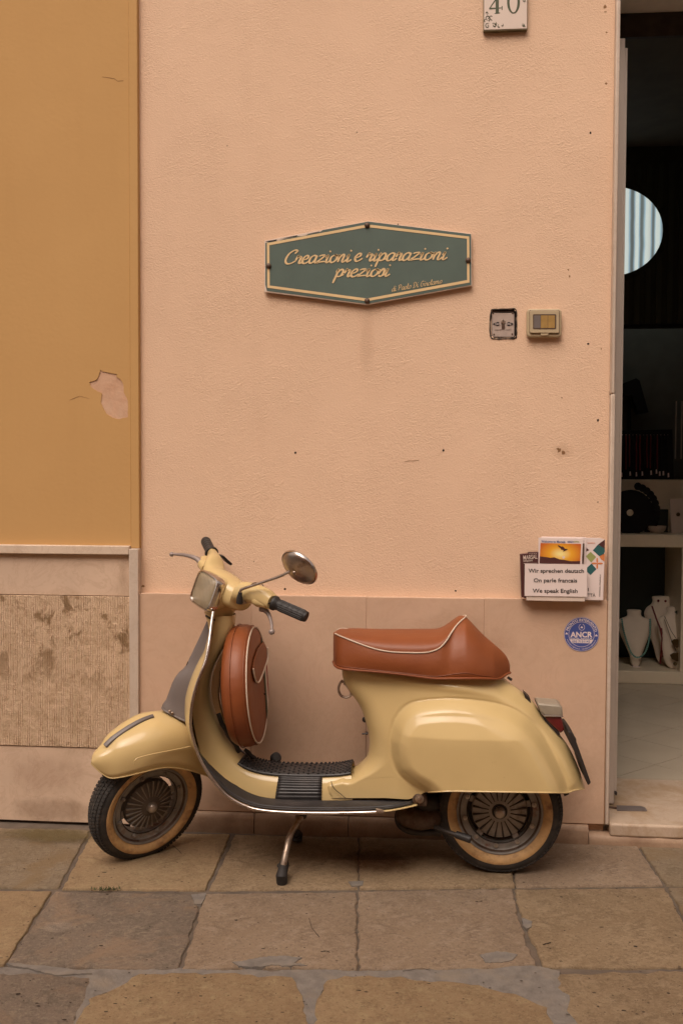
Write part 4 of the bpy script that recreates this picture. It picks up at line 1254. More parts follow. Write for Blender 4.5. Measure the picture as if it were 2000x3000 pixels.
# crumbled rim of the recess
rv_ = []
ksp = [(1438, 912), (1443, 907), (1475, 906), (1506, 905), (1511, 914), (1512, 950), (1511, 984), (1505, 991), (1475, 992), (1444, 992), (1436, 984), (1434, 950)]
cc_ = catmull([bk(x, y, YW-0.001) for x, y in ksp], 6, True)
rr_ = [0.0022*(0.5+random.random()) for _ in cc_]
obj('crumbled_rim', *tube(cc_, rr_, 6, closed=True), M['dark'], kw, smooth=False)

# plastic switch
psw = empty('wall_switch', bk(1592, 945, YW), 'aged beige plastic wall switch with hinged window, right of the key switch', 'switch')
YQ = YW-0.030
def rrect(x0, y0, x1, y1, r, n=5):
    P = []
    for (cx, cy, a) in ((x1-r, y0+r, -90), (x1-r, y1-r, 0), (x0+r, y1-r, 90), (x0+r, y0+r, 180)):
        for k_ in range(n+1):
            t = math.radians(a+90*k_/n); P.append((cx+r*math.cos(t), cy+r*math.sin(t)))
    return P
obj('housing', *pxprism(rrect(1542, 904, 1644, 988, 11), YQ+0.007, 0.023), M['plastic'], psw, bevel=0.005, bseg=3)
obj('lid_groove', *pxprism(rrect(1549.5, 909, 1638, 977, 4), YQ+0.0065, 0.001), M['rustscrew'], psw)
obj('lid', *pxprism(rrect(1551, 909.5, 1637, 975.5, 4), YQ, 0.008), M['plastic'], psw, bevel=0.0015)
obj('window_frame', *pxprism(rrect(1560, 920.5, 1628, 964.5, 3), YQ-0.0006, 0.002), M['rustscrew'], psw)
obj('window_pane', *pxprism(rrect(1563, 924, 1582, 961, 1.5), YQ-0.0012, 0.002), M['greyplastic'], psw)
obj('window_pane', *pxprism(rrect(1583, 924, 1603, 961, 1.5), YQ-0.0012, 0.002), M['smoke2'], psw)
obj('window_pane', *pxprism(rrect(1604, 924, 1624, 961, 1.5), YQ-0.0012, 0.002), M['smoke2'], psw)
obj('catch', *pxprism([(1582, 975.5), (1606, 975.5), (1605, 983), (1583, 983)], YQ+0.002, 0.006), M['plastic'], psw, bevel=0.001)

# leaflets in the holder
def Lp(x, y): return (1500+x/5.227, 1540+y/5.227)
YL = YP-0.001
hd = empty('leaflet_holder', bk(1625, 1758, YL), 'off white folded holder carrying the leaflets on the wall', 'holder')
obj('pocket', *pxprism([Lp(*p) for p in ((212, 700), (1112, 705), (1110, 1162), (700, 1158), (214, 1146))], YL-0.045, 0.003), M['paper2'], hd, bevel=.001)
obj('pocket_side', *join(pxprism([Lp(*p) for p in ((214, 1100), (1110, 1110), (1110, 1160), (214, 1145))], YL-0.042, 0.041)), M['paper2'], hd)
mr = empty('maroon_leaflet', bk(1545, 1700, YL), 'maroon tourist leaflet stack with a white heading, leftmost in the holder', 'leaflet')
obj('sheet', *pxprism([Lp(*p) for p in ((120, 440), (240, 425), (245, 408), (500, 405), (500, 1100), (210, 1112), (140, 1096))], YL-0.030, 0.026), M['maroon'], mr, bevel=.0008)
a, b = Lp(168, 522), Lp(382, 505); text('lettering', 'MARSAL', a[0], a[1], b[0], b[1], YL-.0308, 12.5, M['paper2'], mr, 0.01)
a, b = Lp(168, 553), Lp(310, 545); text('lettering', 'infopoint', a[0], a[1], b[0], b[1], YL-.0308, 5.5, M['paper2'], mr, 0.015)
for x in (265, 297, 329, 360):
    obj('star', *pxprism([Lp(x+7*math.cos(t), 427+7*math.sin(t)) for t in np.linspace(0, 6.28, 6)[:-1]], YL-.0308, .0004), M['paper2'], mr, smooth=False)
for i in range(6):
    y0_ = 575+i*22
    obj('text_line', *pxprism([Lp(172, y0_), Lp(380, y0_-3), Lp(380, y0_+3), Lp(172, y0_+6)], YL-.0308, .0003), M['paper2'] if i == 0 else M['rust'], mr, smooth=False)
wl = empty('sunset_leaflet', bk(1645, 1650, YL), 'white leaflet with a sunset photo of a leaping kite surfer, behind the white card', 'leaflet')
obj('sheet', *pxprism([Lp(*p) for p in ((450, 172), (1132, 182), (1118, 1080), (440, 1080))], YL-0.026, 0.02), M['paper'], wl, bevel=.0008)
obj('sheet', *pxprism([Lp(*p) for p in ((400, 186), (1082, 196), (1068, 1080), (395, 1080))], YL-0.034, 0.007), M['paper'], wl, bevel=.0006)
obj('photo', *pxprism([Lp(*p) for p in ((430, 266), (1050, 280), (1034, 586), (412, 578))], YL-.0345, .0004), M['sunset'], wl, smooth=False)
obj('photo_edge', *pxprism([Lp(*p) for p in ((1076, 272), (1102, 272), (1088, 586), (1062, 584))], YL-.0352, .0004), M['rust'], wl, smooth=False)
obj('hills', *pxprism([Lp(*p) for p in ((420, 470), (520, 482), (580, 492), (640, 484), (720, 515), (800, 525), (900, 545), (1035, 540), (1033, 586), (413, 578))], YL-.0350, .0004), M['maroon'], wl, smooth=False)
obj('sun_disc', *pxprism([Lp(782+20*math.cos(t), 486+20*math.sin(t)) for t in np.linspace(0, 6.28, 16)[:-1]], YL-.0350, .0003), M['paper'], wl, smooth=False)
obj('figure', *pxprism([Lp(*p) for p in ((692, 308), (705, 298), (745, 322), (770, 318), (790, 335), (800, 352), (848, 358), (820, 378), (775, 400), (780, 375), (745, 368), (735, 345))], YL-.0352, .0003), M['maroon'], wl, smooth=False)
a, b = Lp(440, 258), Lp(808, 266); text('lettering', 'Welcome to Marsala', a[0], a[1], b[0], b[1], YL-.0345, 7.0, M['navy'], wl, 0.01)
a, b = Lp(842, 258), Lp(935, 260); text('lettering', 'LEGGO', a[0], a[1], b[0], b[1], YL-.0345, 4.6, M['navy'], wl, 0.02)
a, b = Lp(938, 260), Lp(1022, 262); text('lettering', 'CITTA', a[0], a[1], b[0], b[1], YL-.0345, 4.6, M['lime'], wl, 0.02)
gl = empty('patterned_leaflet', bk(1740, 1670, YL), 'white leaflet with teal, green and orange diamonds, rightmost in the holder', 'leaflet')
obj('sheet', *pxprism([Lp(*p) for p in ((1120, 1150), (1325, 1166), (1330, 1120), (1120, 1120))], YL-0.012, 0.008), M['paper2'], gl)
obj('sheet', *pxprism([Lp(*p) for p in ((1000, 188), (1340, 190), (1416, 215), (1388, 1143), (1000, 1136))], YL-0.022, 0.009), M['paper'], gl, bevel=.0006)
def gp2(pts, m, dy=0): obj('printed_shape', *pxprism([Lp(*p) for p in pts], YL-.0226-dy, .0004), M[m], gl, smooth=False)
gp2(((1230, 378), (1308, 290), (1410, 350), (1412, 400), (1395, 440), (1328, 468)), 'teal')
gp2(((1310, 288), (1414, 212), (1412, 355)), 'maroon')
gp2(((1122, 470), (1195, 400), (1280, 480), (1205, 565)), 'lime')
gp2(((1122, 660), (1210, 580), (1285, 665), (1195, 755), (1122, 690)), 'teal')
gp2(((1330, 470), (1395, 430), (1411, 440), (1405, 550), (1350, 510)), 'orange')
gp2(((1122, 330), (1175, 375), (1122, 400)), 'maroon')
for k_ in range(4):
    a0 = k_*math.pi/2
    cxp, cyp = 1296+45*math.cos(a0), 578+45*math.sin(a0)
    gp2([(cxp+(42*math.cos(t))*abs(math.cos(a0))+(14*math.cos(t))*abs(math.sin(a0)), cyp+(14*math.sin(t))*abs(math.cos(a0))+(42*math.sin(t))*abs(math.sin(a0))) for t in np.linspace(0, 6.28, 14)[:-1]], 'orange', .0002)
a, b = Lp(1153, 1002), Lp(1166, 1002); text('lettering', 'I', a[0], a[1], a[0]+2.2, b[1], YL-.0226, 9.5, M['black'], gl)
a, b = Lp(1148, 1088), Lp(1268, 1090); text('lettering', 'TT\u00c0', a[0], a[1], b[0], b[1], YL-.0226, 9.5, M['black'], gl)
a, b = Lp(1342, 1092), Lp(1352, 745); text('lettering', 'TRAPANI | MARSALA', a[0], a[1], b[0], b[1], YL-.0226, 3.6, M['greyplastic'], gl)
a, b = Lp(1145, 275), Lp(1262, 277); text('lettering', 'SCOPRITE', a[0], a[1], b[0], b[1], YL-.0226, 3.4, M['orange'], gl)
cd_ = empty('language_card', bk(1627, 1700, YL), 'white card reading Wir sprechen deutsch, On parle francais, We speak English', 'notice')
obj('card', *pxprism([Lp(*p) for p in ((190, 584), (1140, 598), (1141, 1090), (185, 1076))], YL-0.048, 0.0015), M['paper'], cd_)
for (s_, xa, xb, yb2) in (('Wir sprechen deutsch', 243, 1093, 720), ('On parle francais', 325, 988, 867), ('We speak English', 308, 997, 1026)):
    a, b = Lp(xa, yb2-2), Lp(xb, yb2+2)
    text('lettering', s_, a[0], a[1], b[0], b[1], YL-.0486, 11.4, M['black'], cd_, 0.014)

# round sticker
st = empty('round_sticker', bk(1702, 1858, YP), 'round blue security company sticker on the stone facing, near the door jamb', 'sticker')
YR = YP-0.0012
sc_ = bk(1702, 1858.5, YR)
rS = 51.5*(bk(1752, 1858, YR)[0]-bk(1652, 1858, YR)[0])/100
def rdisc(r, y, mat, name, r0=0.0, seg=56):
    if r0 == 0:
        V = [(sc_[0]+r*math.cos(t), y, sc_[2]+r*math.sin(t)) for t in np.linspace(0, 2*math.pi, seg+1)[:-1]]
        return obj(name, V, [tuple(range(seg))], mat, st, smooth=False)
    V = [(sc_[0]+q*math.cos(t), y, sc_[2]+q*math.sin(t)) for q in (r, r0) for t in np.linspace(0, 2*math.pi, seg+1)[:-1]]
    return obj(name, V, [(i, (i+1) % seg, seg+(i+1) % seg, seg+i) for i in range(seg)], mat, st, smooth=False)
v_, f_ = lathe([(0, 0.0004), (rS, 0.0004), (rS, -0.0006)], (sc_[0], YR+0.0004, sc_[2]), (0, -1, 0), 56)
obj('disc', v_, f_, M['blue'], st, smooth=False)
rdisc(rS*.985, YR-.0002, M['paper'], 'ring', rS*.965)
rdisc(rS*.735, YR-.0002, M['paper'], 'ring', rS*.715)
def arctext(s, r, cap, a0, a1, inward, mat, name='lettering', bold=.015):
    V, Fc = textmesh(s, bold)
    x = (V[:, 0]-V[:, 0].min())/(V[:, 0].max()-V[:, 0].min())
    y = V[:, 1]/CAPH*cap
    a = np.radians(a0+(a1-a0)*x)
    rr = r+y if inward else r-y
    P = np.stack([sc_[0]+rr*np.cos(a), np.full_like(a, YR-.0004), sc_[2]+rr*np.sin(a)], 1)
    obj(name, P, Fc, mat, st, smooth=False)
arctext('PRONTO INTERVENTO', rS*.77, rS*.145, 165, 12, True, M['paper'])
arctext('www.ancrvigilanza.it - info@ancrvigilanza.it', rS*.89, rS*.08, 200, 338, False, M['paper'], bold=0)
def stext(s, xa, xb, y, cap, mat, dy=0, bold=.01):
    a, b = Lp(xa, y), Lp(xb, y)
    text('lettering', s, a[0], a[1], b[0], b[1], YR-.0004-dy, cap, mat, st, bold, th=.0002)
stext('ANCR', 885, 1222, 1708, 15.5, M['paper'], bold=.03)
stext('VIGILANZA', 880, 1222, 1742, 4.6, M['paper'])
obj('phone_band', *pxprism([Lp(*p) for p in ((870, 1742), (1238, 1748), (1205, 1802), (905, 1795))], YR-.0003, .0002), M['paper'], st, smooth=False)
stext('095 7131142', 912, 1188, 1790, 6.2, M['blue'], .0004, .012)
obj('crest', *tube([bk(*Lp(1060+44*math.cos(t), 1555-48*math.sin(t)), YR-.0004) for t in np.linspace(math.radians(110), math.radians(430), 22)], .0007, 5), M['paper'], st)
for (cx, cy) in ((1060, 1555), (828, 1650), (1283, 1680)):
    obj('hat_emblem', *pxprism([Lp(cx-22, cy+14), Lp(cx-8, cy-10), Lp(cx, cy-16), Lp(cx+10, cy-6), Lp(cx+22, cy+14)], YR-.0004, .0002), M['paper'], st, smooth=False)

# ------------------------------------------------------------------ the scooter
sc = empty('scooter', (X(1464, 2377, YS), YS, 0), 'cream vintage motor scooter with tan leather saddle, parked before the pink wall', 'scooter')
# --- steering frame: parts are drawn straight ahead, then turned 47 degrees to the kerb-away side
A0 = bk(632, 1810, YS)
RK = math.radians(20)
AX = np.array([math.sin(RK), 0, math.cos(RK)])
STE = math.radians(47)
def rotp(p, ang, o=A0, ax=AX):
    p = np.asarray(p, float)-o
    c, s = math.cos(ang), math.sin(ang)
    d = p @ ax
    return o+p*c+np.cross(ax, p)*s+np.outer(np.atleast_1d(d), ax).reshape(p.shape)*(1-c)
def stv(v): return rotp(np.array([list(p) for p in v], float), STE)
def stp(px_, py_, w):
    """straight-ahead position of the point of the turned steering seen at a pixel, w to the near side of its mid plane"""
    c0 = rotp(CAM, -STE); c1 = rotp(CAM+ray(px_, py_), -STE)
    d = c1-c0
    return c0+d*((YS-w)-c0[1])/d[1]
def sobj(name, vf, mat, parent, **k):
    return obj(name, stv(vf[0]), vf[1], mat, parent, **k)
LA = (A0[2]-0.193)/math.cos(RK)
HUBF = A0-AX*LA+np.array([-0.012, 0, 0.0])
HUBR = bk(1464, 2377, YS-0.05); HUBR = np.array([HUBR[0], YS, 0.205])

def wheel(name, hub, steer, matrim, mathub, front):
    T = (lambda v: stv(v)) if steer else (lambda v: np.array([list(p) for p in v], float))
    r = empty(name, T([hub])[0]-np.array([0, 0, 0.0]))
    r.parent = sc
    r.location = Vector(T([hub])[0])-ORG[sc.name]
    ax = (0, -1, 0)
    R = 0.204
    ty = [(.139, .030), (.150, .041), (.165, .0455), (.180, .0445), (.190, .038), (.197, .029), (R-.002, .016), (R, 0), (R-.002, -.016), (.197, -.029), (.190, -.038), (.180, -.0445), (.165, -.0455), (.150, -.041), (.139, -.030)]
    v, f = lathe(ty, hub, ax, 72)
    obj('tyre', T(v), f, M['tyre'], r, angle=180)
    # tread blocks: five rows round the tyre
    V, Fc = [], []
    NB = 92
    for row, (h, rr) in enumerate(((-.033, .1945), (-.0195, .2010), (-.0065, .2035), (.0065, .2035), (.0195, .2010), (.033, .1945))):
        for k_ in range(NB):
            a = 2*math.pi*(k_+0.5*(row % 2))/NB
            da = 2*math.pi/NB*0.40
            zig = 0.25*da
            bb = len(V)
            tl_ = math.atan2(abs(h), .12)*(1 if h > 0 else -1)
            for (u, w_, top) in ((-1, -1, 0), (1, -1, 0), (1, 1, 0), (-1, 1, 0), (-1, -1, 1), (1, -1, 1), (1, 1, 1), (-1, 1, 1)):
                aa = a+u*da*(0.85 if top else 1)+w_*zig
                hh = h+w_*(.0052 if top else .006)
                ra = rr+(.0032 if top else -.003)-(.0016*w_*(1 if h > 0 else -1) if abs(h) > .01 else 0)
                V.append(np.array(hub)+np.array([math.sin(aa)*ra, -hh, math.cos(aa)*ra]))
            for q in ((4, 5, 6, 7), (0, 1, 5, 4), (1, 2, 6, 5), (2, 3, 7, 6), (3, 0, 4, 7)):
                Fc.append(tuple(i+bb for i in q))
    t_ = obj('tread_blocks', T(V), Fc, M['tyre'], r, smooth=False); t_['kind'] = 'stuff'
    for s in (1, -1):
        ww = [(.1395, .0315*s), (.150, .0418*s), (.160, .0458*s), (.1685, .0462*s), (.1705, .0450*s)]
        v, f = lathe(ww, hub, ax, 72)
        obj('whitewall', T(v), f, M['whitewall'], r, angle=180)
    # rim: well with flange
    rm = [(.141, .032), (.1405, .036), (.137, .0365), (.133, .034), (.131, .027), (.126, .022), (.118, .021), (.109, .0215), (.105, .019), (.104, .010), (.104, -.010), (.109, -.0215), (.126, -.022), (.131, -.027), (.137, -.0365), (.141, -.032)]
    v, f = lathe(rm, hub, ax, 64)
    obj('rim', T(v), f, matrim, r, angle=50)
    v, f = lathe([(.1335, .0345), (.1315, .029), (.128, .0245)], hub, ax, 64)
    obj('rust_ring', T(v)-0.0 if False else T([tuple(np.array(q)+np.array([0, -.0006, 0])) for q in v]), f, M['rust'], r, angle=180)
    v, f = lathe([(.1045, .0195), (.1055, .0212), (.1075, .0222)], hub, ax, 64)
    obj('rust_ring', T([tuple(np.array(q)+np.array([0, -.0004, 0])) for q in v]), f, M['dark'], r, angle=180)
    nb = 10 if not front else 8
    for k_ in range(nb):
        a = 2*math.pi*(k_+.35)/nb
        c = np.array(hub)+np.array([math.cos(a)*.1145, -.0215, math.sin(a)*.1145])
        v, f = lathe([(0, .010), (.0035, .0098), (.0042, .0085), (.0045, .006), (.0078, .0055), (.0078, .0)], c, (0, -1, 0), 8)
        obj('bolt', T(v), f, M['hubcap'] if not front else M['rim'], r, smooth=False)
    # hub drum with ribs
    hd_ = [(0, .026), (.022, .026), (.03, .024), (.055, .024), (.088, .017), (.091, .012), (.091, -.02)] if not front else [(0, .036), (.03, .034), (.036, .030), (.06, .026), (.086, .016), (.090, .008), (.090, -.02)]
    v, f = lathe(hd_, hub, ax, 64)
    obj('drum', T(v), f, mathub if not front else M['drumdark'], r, angle=40)
    NR = 20 if not front else 24
    V, Fc = [], []
    for k_ in range(NR):
        a = 2*math.pi*(k_+.5)/NR
        e = np.array([math.cos(a), 0, math.sin(a)]); tt = np.array([-math.sin(a), 0, math.cos(a)])
        r0, r1 = (.036, .088)
        h0, h1 = ((.0245, .0185) if not front else (.031, .018))
        wd = .0022 if not front else .0018
        P = []
        for (rr, hh, sgn, tp) in ((r0, h0, -1, 0), (r0, h0, 1, 0), (r1, h1, 1, 0), (r1, h1, -1, 0), (r0, h0+.002, -1, 1), (r0, h0+.002, 1, 1), (r1, h1+.007, 1, 1), (r1, h1+.007, -1, 1)):
            P.append(np.array(hub)+e*rr+tt*sgn*wd*(0.8 if tp else 1.2)*(rr/.07)+np.array([0, -hh, 0]))
        bb = len(V); V += P
        for q in ((4, 5, 6, 7), (0, 1, 5, 4), (1, 2, 6, 5), (2, 3, 7, 6), (3, 0, 4, 7)): Fc.append(tuple(i+bb for i in q))
    obj('ribs', T(V), Fc, M['dark'] if not front else mathub, r, smooth=False)['kind'] = 'stuff'
    # back plate blocks what would show through the gap between drum and rim
    v, f = lathe([(0, -.012), (.104, -.012)] if not front else [(0, -.02), (.088, -.02)], hub, ax, 48)
    obj('back_plate', T(v), f, M['dark'], r, smooth=False)
    if front:
        for k_ in range(6):
            a = 2*math.pi*(k_+.2)/6
            e = lambda rr, aa, hh: np.array(hub)+np.array([math.cos(aa)*rr, -hh, math.sin(aa)*rr])
            V = [e(.085, a-.16, .004), e(.085, a+.16, .004), e(.108, a+.12, .008), e(.108, a-.12, .008)]
            v, f = prism(V, (0, .006, 0))
            obj('lug', T(v), f, mathub, r, bevel=.001)
    else:
        for k_ in range(5):
            a = 2*math.pi*(k_+.2)/5
            e = lambda rr, aa, hh: np.array(hub)+np.array([math.cos(aa)*rr, -hh, math.sin(aa)*rr])
            V = [e(.085, a-.13, .006), e(.085, a+.13, .006), e(.108, a+.10, .014), e(.108, a-.10, .014)]
            v, f = prism(V, (0, .006, 0))
            obj('lug', T(v), f, mathub, r, bevel=.001)
    cp_ = [(0, .052), (.010, .051), (.016, .047), (.018, .042), (.0185, .030)] if not front else [(0, .056), (.008, .055), (.014, .051), (.0175, .044), (.019, .034)]
    v, f = lathe(cp_, hub, ax, 24)
    obj('centre_cap', T(v), f, M['hubcap'], r)
    v, f = lathe([(.0185, .0265), (.0245, .0268), (.026, .0245)], hub, ax, 24)
    obj('cap_ring', T(v), f, M['dark'], r)
    return r
wheel('wheel', HUBF, True, M['rim'], M['hub'], True)
wheel('wheel', HUBR, False, M['rim'], M['hub'], False)

# --- rear body: shell grown from the side outline
def C2(pts, Y):
    return [bk(x, y, Y)[[0, 2]] for x, y in pts]
left = C2([(1002, 1935), (1001, 1962), (1004, 1985), (1023, 2021), (1055, 2067), (1072, 2115), (1080, 2150), (1081, 2180), (1075, 2211), (1058, 2234), (1030, 2257)], YS)
left += C2([(1003, 2276), (975, 2283), (956, 2287), (951, 2296), (950.5, 2310), (953, 2327), (958, 2334)], YS-.075)
left = resample(catmull(left, 4), 150)
right = C2([(1462, 1965), (1484, 1994), (1520, 2021), (1560, 2056), (1589, 2096), (1635, 2148), (1664, 2188), (1687, 2234), (1702, 2274), (1712, 2311)], YS)
zbc = bk(1450, 2320, YS-.185)[2]
right = resample(catmull(right, 5), 150)
zbl = bk(1000, 2337, YS-.10)[2]
top = resample(np.array([left[0], right[0]]), 160)
bx0, bx1 = left[-1][0], right[-1][0]
# bottom edge: low at the foot, steps up behind the pivot, level along the cowl
bp = [left[-1]]+C2([(965, 2337)], YS-.085)+C2([(1130, 2338)], YS-.11)+C2([(1195, 2342), (1222, 2333), (1250, 2321)], YS-.15)+C2([(1325, 2318), (1658, 2322)], YS-.185)+[right[-1]+np.array([-0.02, 0.0]), right[-1]]
bot = resample(bp, 160)
NI, NJ = 150, 170
def coons(bot):
    P = np.zeros((NI, NJ, 2))
    for i in range(NI):
        s = i/(NI-1)
        t = np.linspace(0, 1, NJ)[:, None]
        P[i] = (1-t)*left[i]+t*right[i]+(1-s)*top+s*bot-((1-s)*(1-t)*left[0]+(1-s)*t*right[0]+s*(1-t)*left[-1]+s*t*right[-1])
    return P
top = resample(np.array([left[0], right[0]]), NJ)
bot = resample(bp, NJ)
def dist_poly(Q, poly, closed=False):
    poly = np.array(poly)
    A = poly if closed else poly[:-1]
    B = np.roll(poly, -1, 0) if closed else poly[1:]
    d = np.full(Q.shape[:-1], 1e9)
    for a, b in zip(A, B):
        ab = b-a; L2 = ab@ab+1e-12
        t = np.clip(((Q-a)@ab)/L2, 0, 1)
        dd = np.linalg.norm(Q-(a+t[..., None]*ab), axis=-1)
        d = np.minimum(d, dd)
    return d
def inside(Q, poly):
    poly = np.array(poly); x, y = Q[..., 0], Q[..., 1]
    c = np.zeros(x.shape, bool); n = len(poly)
    for i in range(n):
        x1, y1 = poly[i]; x2, y2 = poly[(i+1) % n]
        if abs(y1-y2) < 1e-12: continue
        cond = ((y1 > y) != (y2 > y)) & (x < (x2-x1)*(y-y1)/(y2-y1)+x1)
        c ^= cond
    return c
def project(p):
    q = MC @ (np.asarray(p)-CAM)
    return 1000+F*q[0]/q[2], 1500-F*q[1]/q[2], q[2]
xw = X(1000, 2200, YS); xv = X(1260, 2200, YS)
cowl = catmull(C2([(1144, 2159), (1141, 2188), (1147, 2234), (1164, 2274), (1198, 2304), (1239, 2326), (1300, 2370), (1460, 2390), (1690, 2390), (1668, 2325), (1658, 2291), (1640, 2251), (1617, 2205), (1589, 2159), (1549, 2119), (1503, 2090), (1445, 2070), (1388, 2059), (1325, 2054), (1267, 2057), (1210, 2067), (1175, 2090), (1153, 2125)], YS-.165), 4, True)
shoulder = catmull(C2([(1010, 1972), (1100, 1985), (1200, 1997), (1300, 2009), (1400, 2025), (1480, 2052), (1550, 2100), (1610, 2165), (1655, 2235), (1682, 2300)], YS-.12), 3)
zT, zC = Z(1350, 2068, YS-.18), Z(1350, 2163, YS-.19)
def halfw(Q):
    x, z = Q[..., 0], Q[..., 1]
    dl = dist_poly(Q, left); dr = dist_poly(Q, right); dt = dist_poly(Q, top)
    foot = ss(z, 0.40, 0.30)
    rl = 0.075*(1-foot)+0.022*foot
    base = 0.088+(0.152-0.088)*ss(x, xw-0.02, xv+0.08)
    base = base*(1-0.08*ss(x, X(1450, 2100, YS), X(1700, 2100, YS)))
    base = base*(1-0.16*ss(z, 0.45, 0.68))
    def rnd(d, r, p=2.2): return (1-np.clip(1-d/r, 0, 1)**p)**(1/p)
    w = base*np.minimum(rnd(dl, rl), 1)*rnd(dr, 0.15, 2.0)
    w0 = w*(0.80+0.20*rnd(dt, 0.09))
    dc = dist_poly(Q, cowl, True)
    dcs = np.where(inside(Q, cowl), dc, -dc)
    T = np.clip((zT-z)/(zT-zC), 0, 1.4)
    k = 0.03
    T = np.where(T < 1-k, T, np.where(T > 1+k, 1, T-((T-1+k)**2)/(4*k)))
    wt = w0+0.027*ss(dcs, -0.005, 0.034)+0.030*T*ss(dcs, 0.004, 0.065)
    wt = wt+0.008*np.exp(-(dist_poly(Q, shoulder)/0.015)**2)*ss(dl, 0.02, 0.09)
    # second soft rib just inside the rim of the cowl
    wt = wt+0.0012*np.exp(-((dcs-0.036)/0.007)**2)*(z > zC-0.03)
    wt = wt-0.0035*np.exp(-(dcs/0.005)**2)*(w0 > 0.06)
    return wt
ybx = [945, 953, 965, 1130, 1195, 1222, 1244, 1300, 1325, 1658, 1668, 1680, 1712, 1730]
yby = [2336, 2337, 2338, 2338, 2342, 2333, 2321, 2318.5, 2318, 2323, 2321, 2315, 2311, 2311]
for it in range(5):
    wb_ = halfw(bot)
    for j in range(1, NJ-1):
        px__, py__, dd = project((bot[j, 0], YS-wb_[j], bot[j, 1]))
        bot[j, 1] += (py__-np.interp(px__, ybx, yby))*dd/F
Q = coons(bot)
wt = halfw(Q)
near = np.stack([Q[..., 0], YS-wt, Q[..., 1]], -1)
far = np.stack([Q[..., 0], YS+wt, Q[..., 1]], -1)
vn, fn_ = grid(near); vf_, ff_ = grid(far, True)
body = obj('body', *join((list(map(tuple, vn)), fn_), (list(map(tuple, vf_)), ff_)), M['paint'], sc, angle=180)
bmm = bmesh.new(); bmm.from_mesh(body.data)
bmesh.ops.remove_doubles(bmm, verts=bmm.verts, dist=0.00005)
bmesh.ops.recalc_face_normals(bmm, faces=bmm.faces)
bmm.to_mesh(body.data); bmm.free()
for p_ in body.data.polygons: p_.use_smooth = True
# rolled lip along the bottom of the cowl
obj('lip', *tube([near[-1, j] for j in range(0, NJ, 2) if near[-1, j][0] > X(1250, 2320, YS-.17)], .0024, 8), M['paint'], body)
# dark inside of the body
obj('inner_guard', *lathe([(.215, .075), (.232, .07), (.232, -.07), (.215, -.075)], HUBR+np.array([0, 0, .0]), (0, -1, 0), 30, arc=(math.radians(20), math.radians(160)), ref=(0, 0, 1)), M['dark'], sc)
obj('crack', *tube(catmull([bk(x, y, YS-w_) for x, y, w_ in ((970, 2289, .086), (974, 2303, .096), (985, 2316, .098), (1000, 2328, .10), (1012, 2339, .10))], 4), .0011, 5), M['dark'], body)
# frame number badge and emblem
bdg = obj('badge', *prism([bk(x, y, YS-.035) for x, y in ((1533, 2027), (1538, 2034), (1552, 2046), (1555, 2066), (1543, 2062), (1537, 2046))], (0, .05, 0)), M['dark'], sc, bevel=.002)

# --- leg shield: curved sheet, edge traced on the near side
eg = [(624.5, 1793, .100), (619, 1830, .118), (613, 1880, .145), (603, 1935, .170), (590, 1970, .184), (577, 2005, .194), (565, 2051, .203), (559, 2102, .208), (559, 2130, .209), (565, 2160, .209), (580, 2209, .207), (603, 2255, .205), (634, 2298, .203), (669, 2334, .202), (715, 2360, .202), (766, 2374, .202), (863, 2381, .202), (1000, 2382, .202), (1118, 2378, .200), (1165, 2372, .188), (1221, 2360, .155)]
E3 = [(bk(x, y, YS-w_)[0], bk(x, y, YS-w_)[2], w_) for x, y, w_ in eg]
E3 = resample(catmull(E3, 8), 150)
tan = np.gradient(E3[:, :2], axis=0); tan /= np.linalg.norm(tan, axis=1)[:, None]
nor = np.stack([tan[:, 1], -tan[:, 0]], 1)       # outward: forward / downward
if nor[10][0] > 0: nor = -nor
tt_ = np.linspace(0, 1, 150)
arc = np.r_[0, np.cumsum(np.linalg.norm(np.diff(E3[:, :2], axis=0), axis=1))]
bulge = np.interp(arc, [0, .08, .18, .30, .42, .52, .62, 3], [.012, .024, .042, .058, .052, .028, .006, .004])
def shield_pt(i, v, off=0.0):
    a = abs(v)
    b = bulge[i]*(1-a**2.2)-off
    return np.array([E3[i, 0]+nor[i, 0]*b, YS-v*E3[i, 2], E3[i, 1]+nor[i, 1]*b])
VS = np.concatenate([np.linspace(-1, -.6, 14), np.linspace(-.58, .58, 24), np.linspace(.6, 1, 14)])
G_ = np.array([[shield_pt(i, v) for v in VS] for i in range(150)])
ls = obj('leg_shield', *grid(G_), M['paint'], sc, solid=.003, angle=180)
# chrome edge trim, near and far
def arc_idx(px_, py_, w_):
    p = bk(px_, py_, YS-w_)
    return int(np.argmin(np.hypot(E3[:, 0]-p[0], E3[:, 1]-p[2])))
iend = arc_idx(1113, 2377, .2)
for s in (1, -1):
    pts = [shield_pt(i, s) for i in range(0, iend+1, 2)]
    obj('edge_trim', *tube(pts, .0052, 10), M['chrome'], sc)
for px_ in (1000, 715):
    i = arc_idx(px_, 2382 if px_ > 800 else 2360, .2)
    obj('trim_joint', *tube([shield_pt(i-1, 1), shield_pt(i+1, 1)], .0062, 10), M['chrome2'], sc)
i = iend
obj('trim_end', *tube([shield_pt(i, 1)+np.array([-.012, 0, .003]), shield_pt(i, 1)+np.array([.012, 0, 0.001])], [.0085, .006], 8), M['chrome2'], sc)
# top edge of the shield
obj('edge_trim', *tube([shield_pt(0, v) for v in np.linspace(-1, 1, 17)], .0048, 8), M['chrome'], sc)

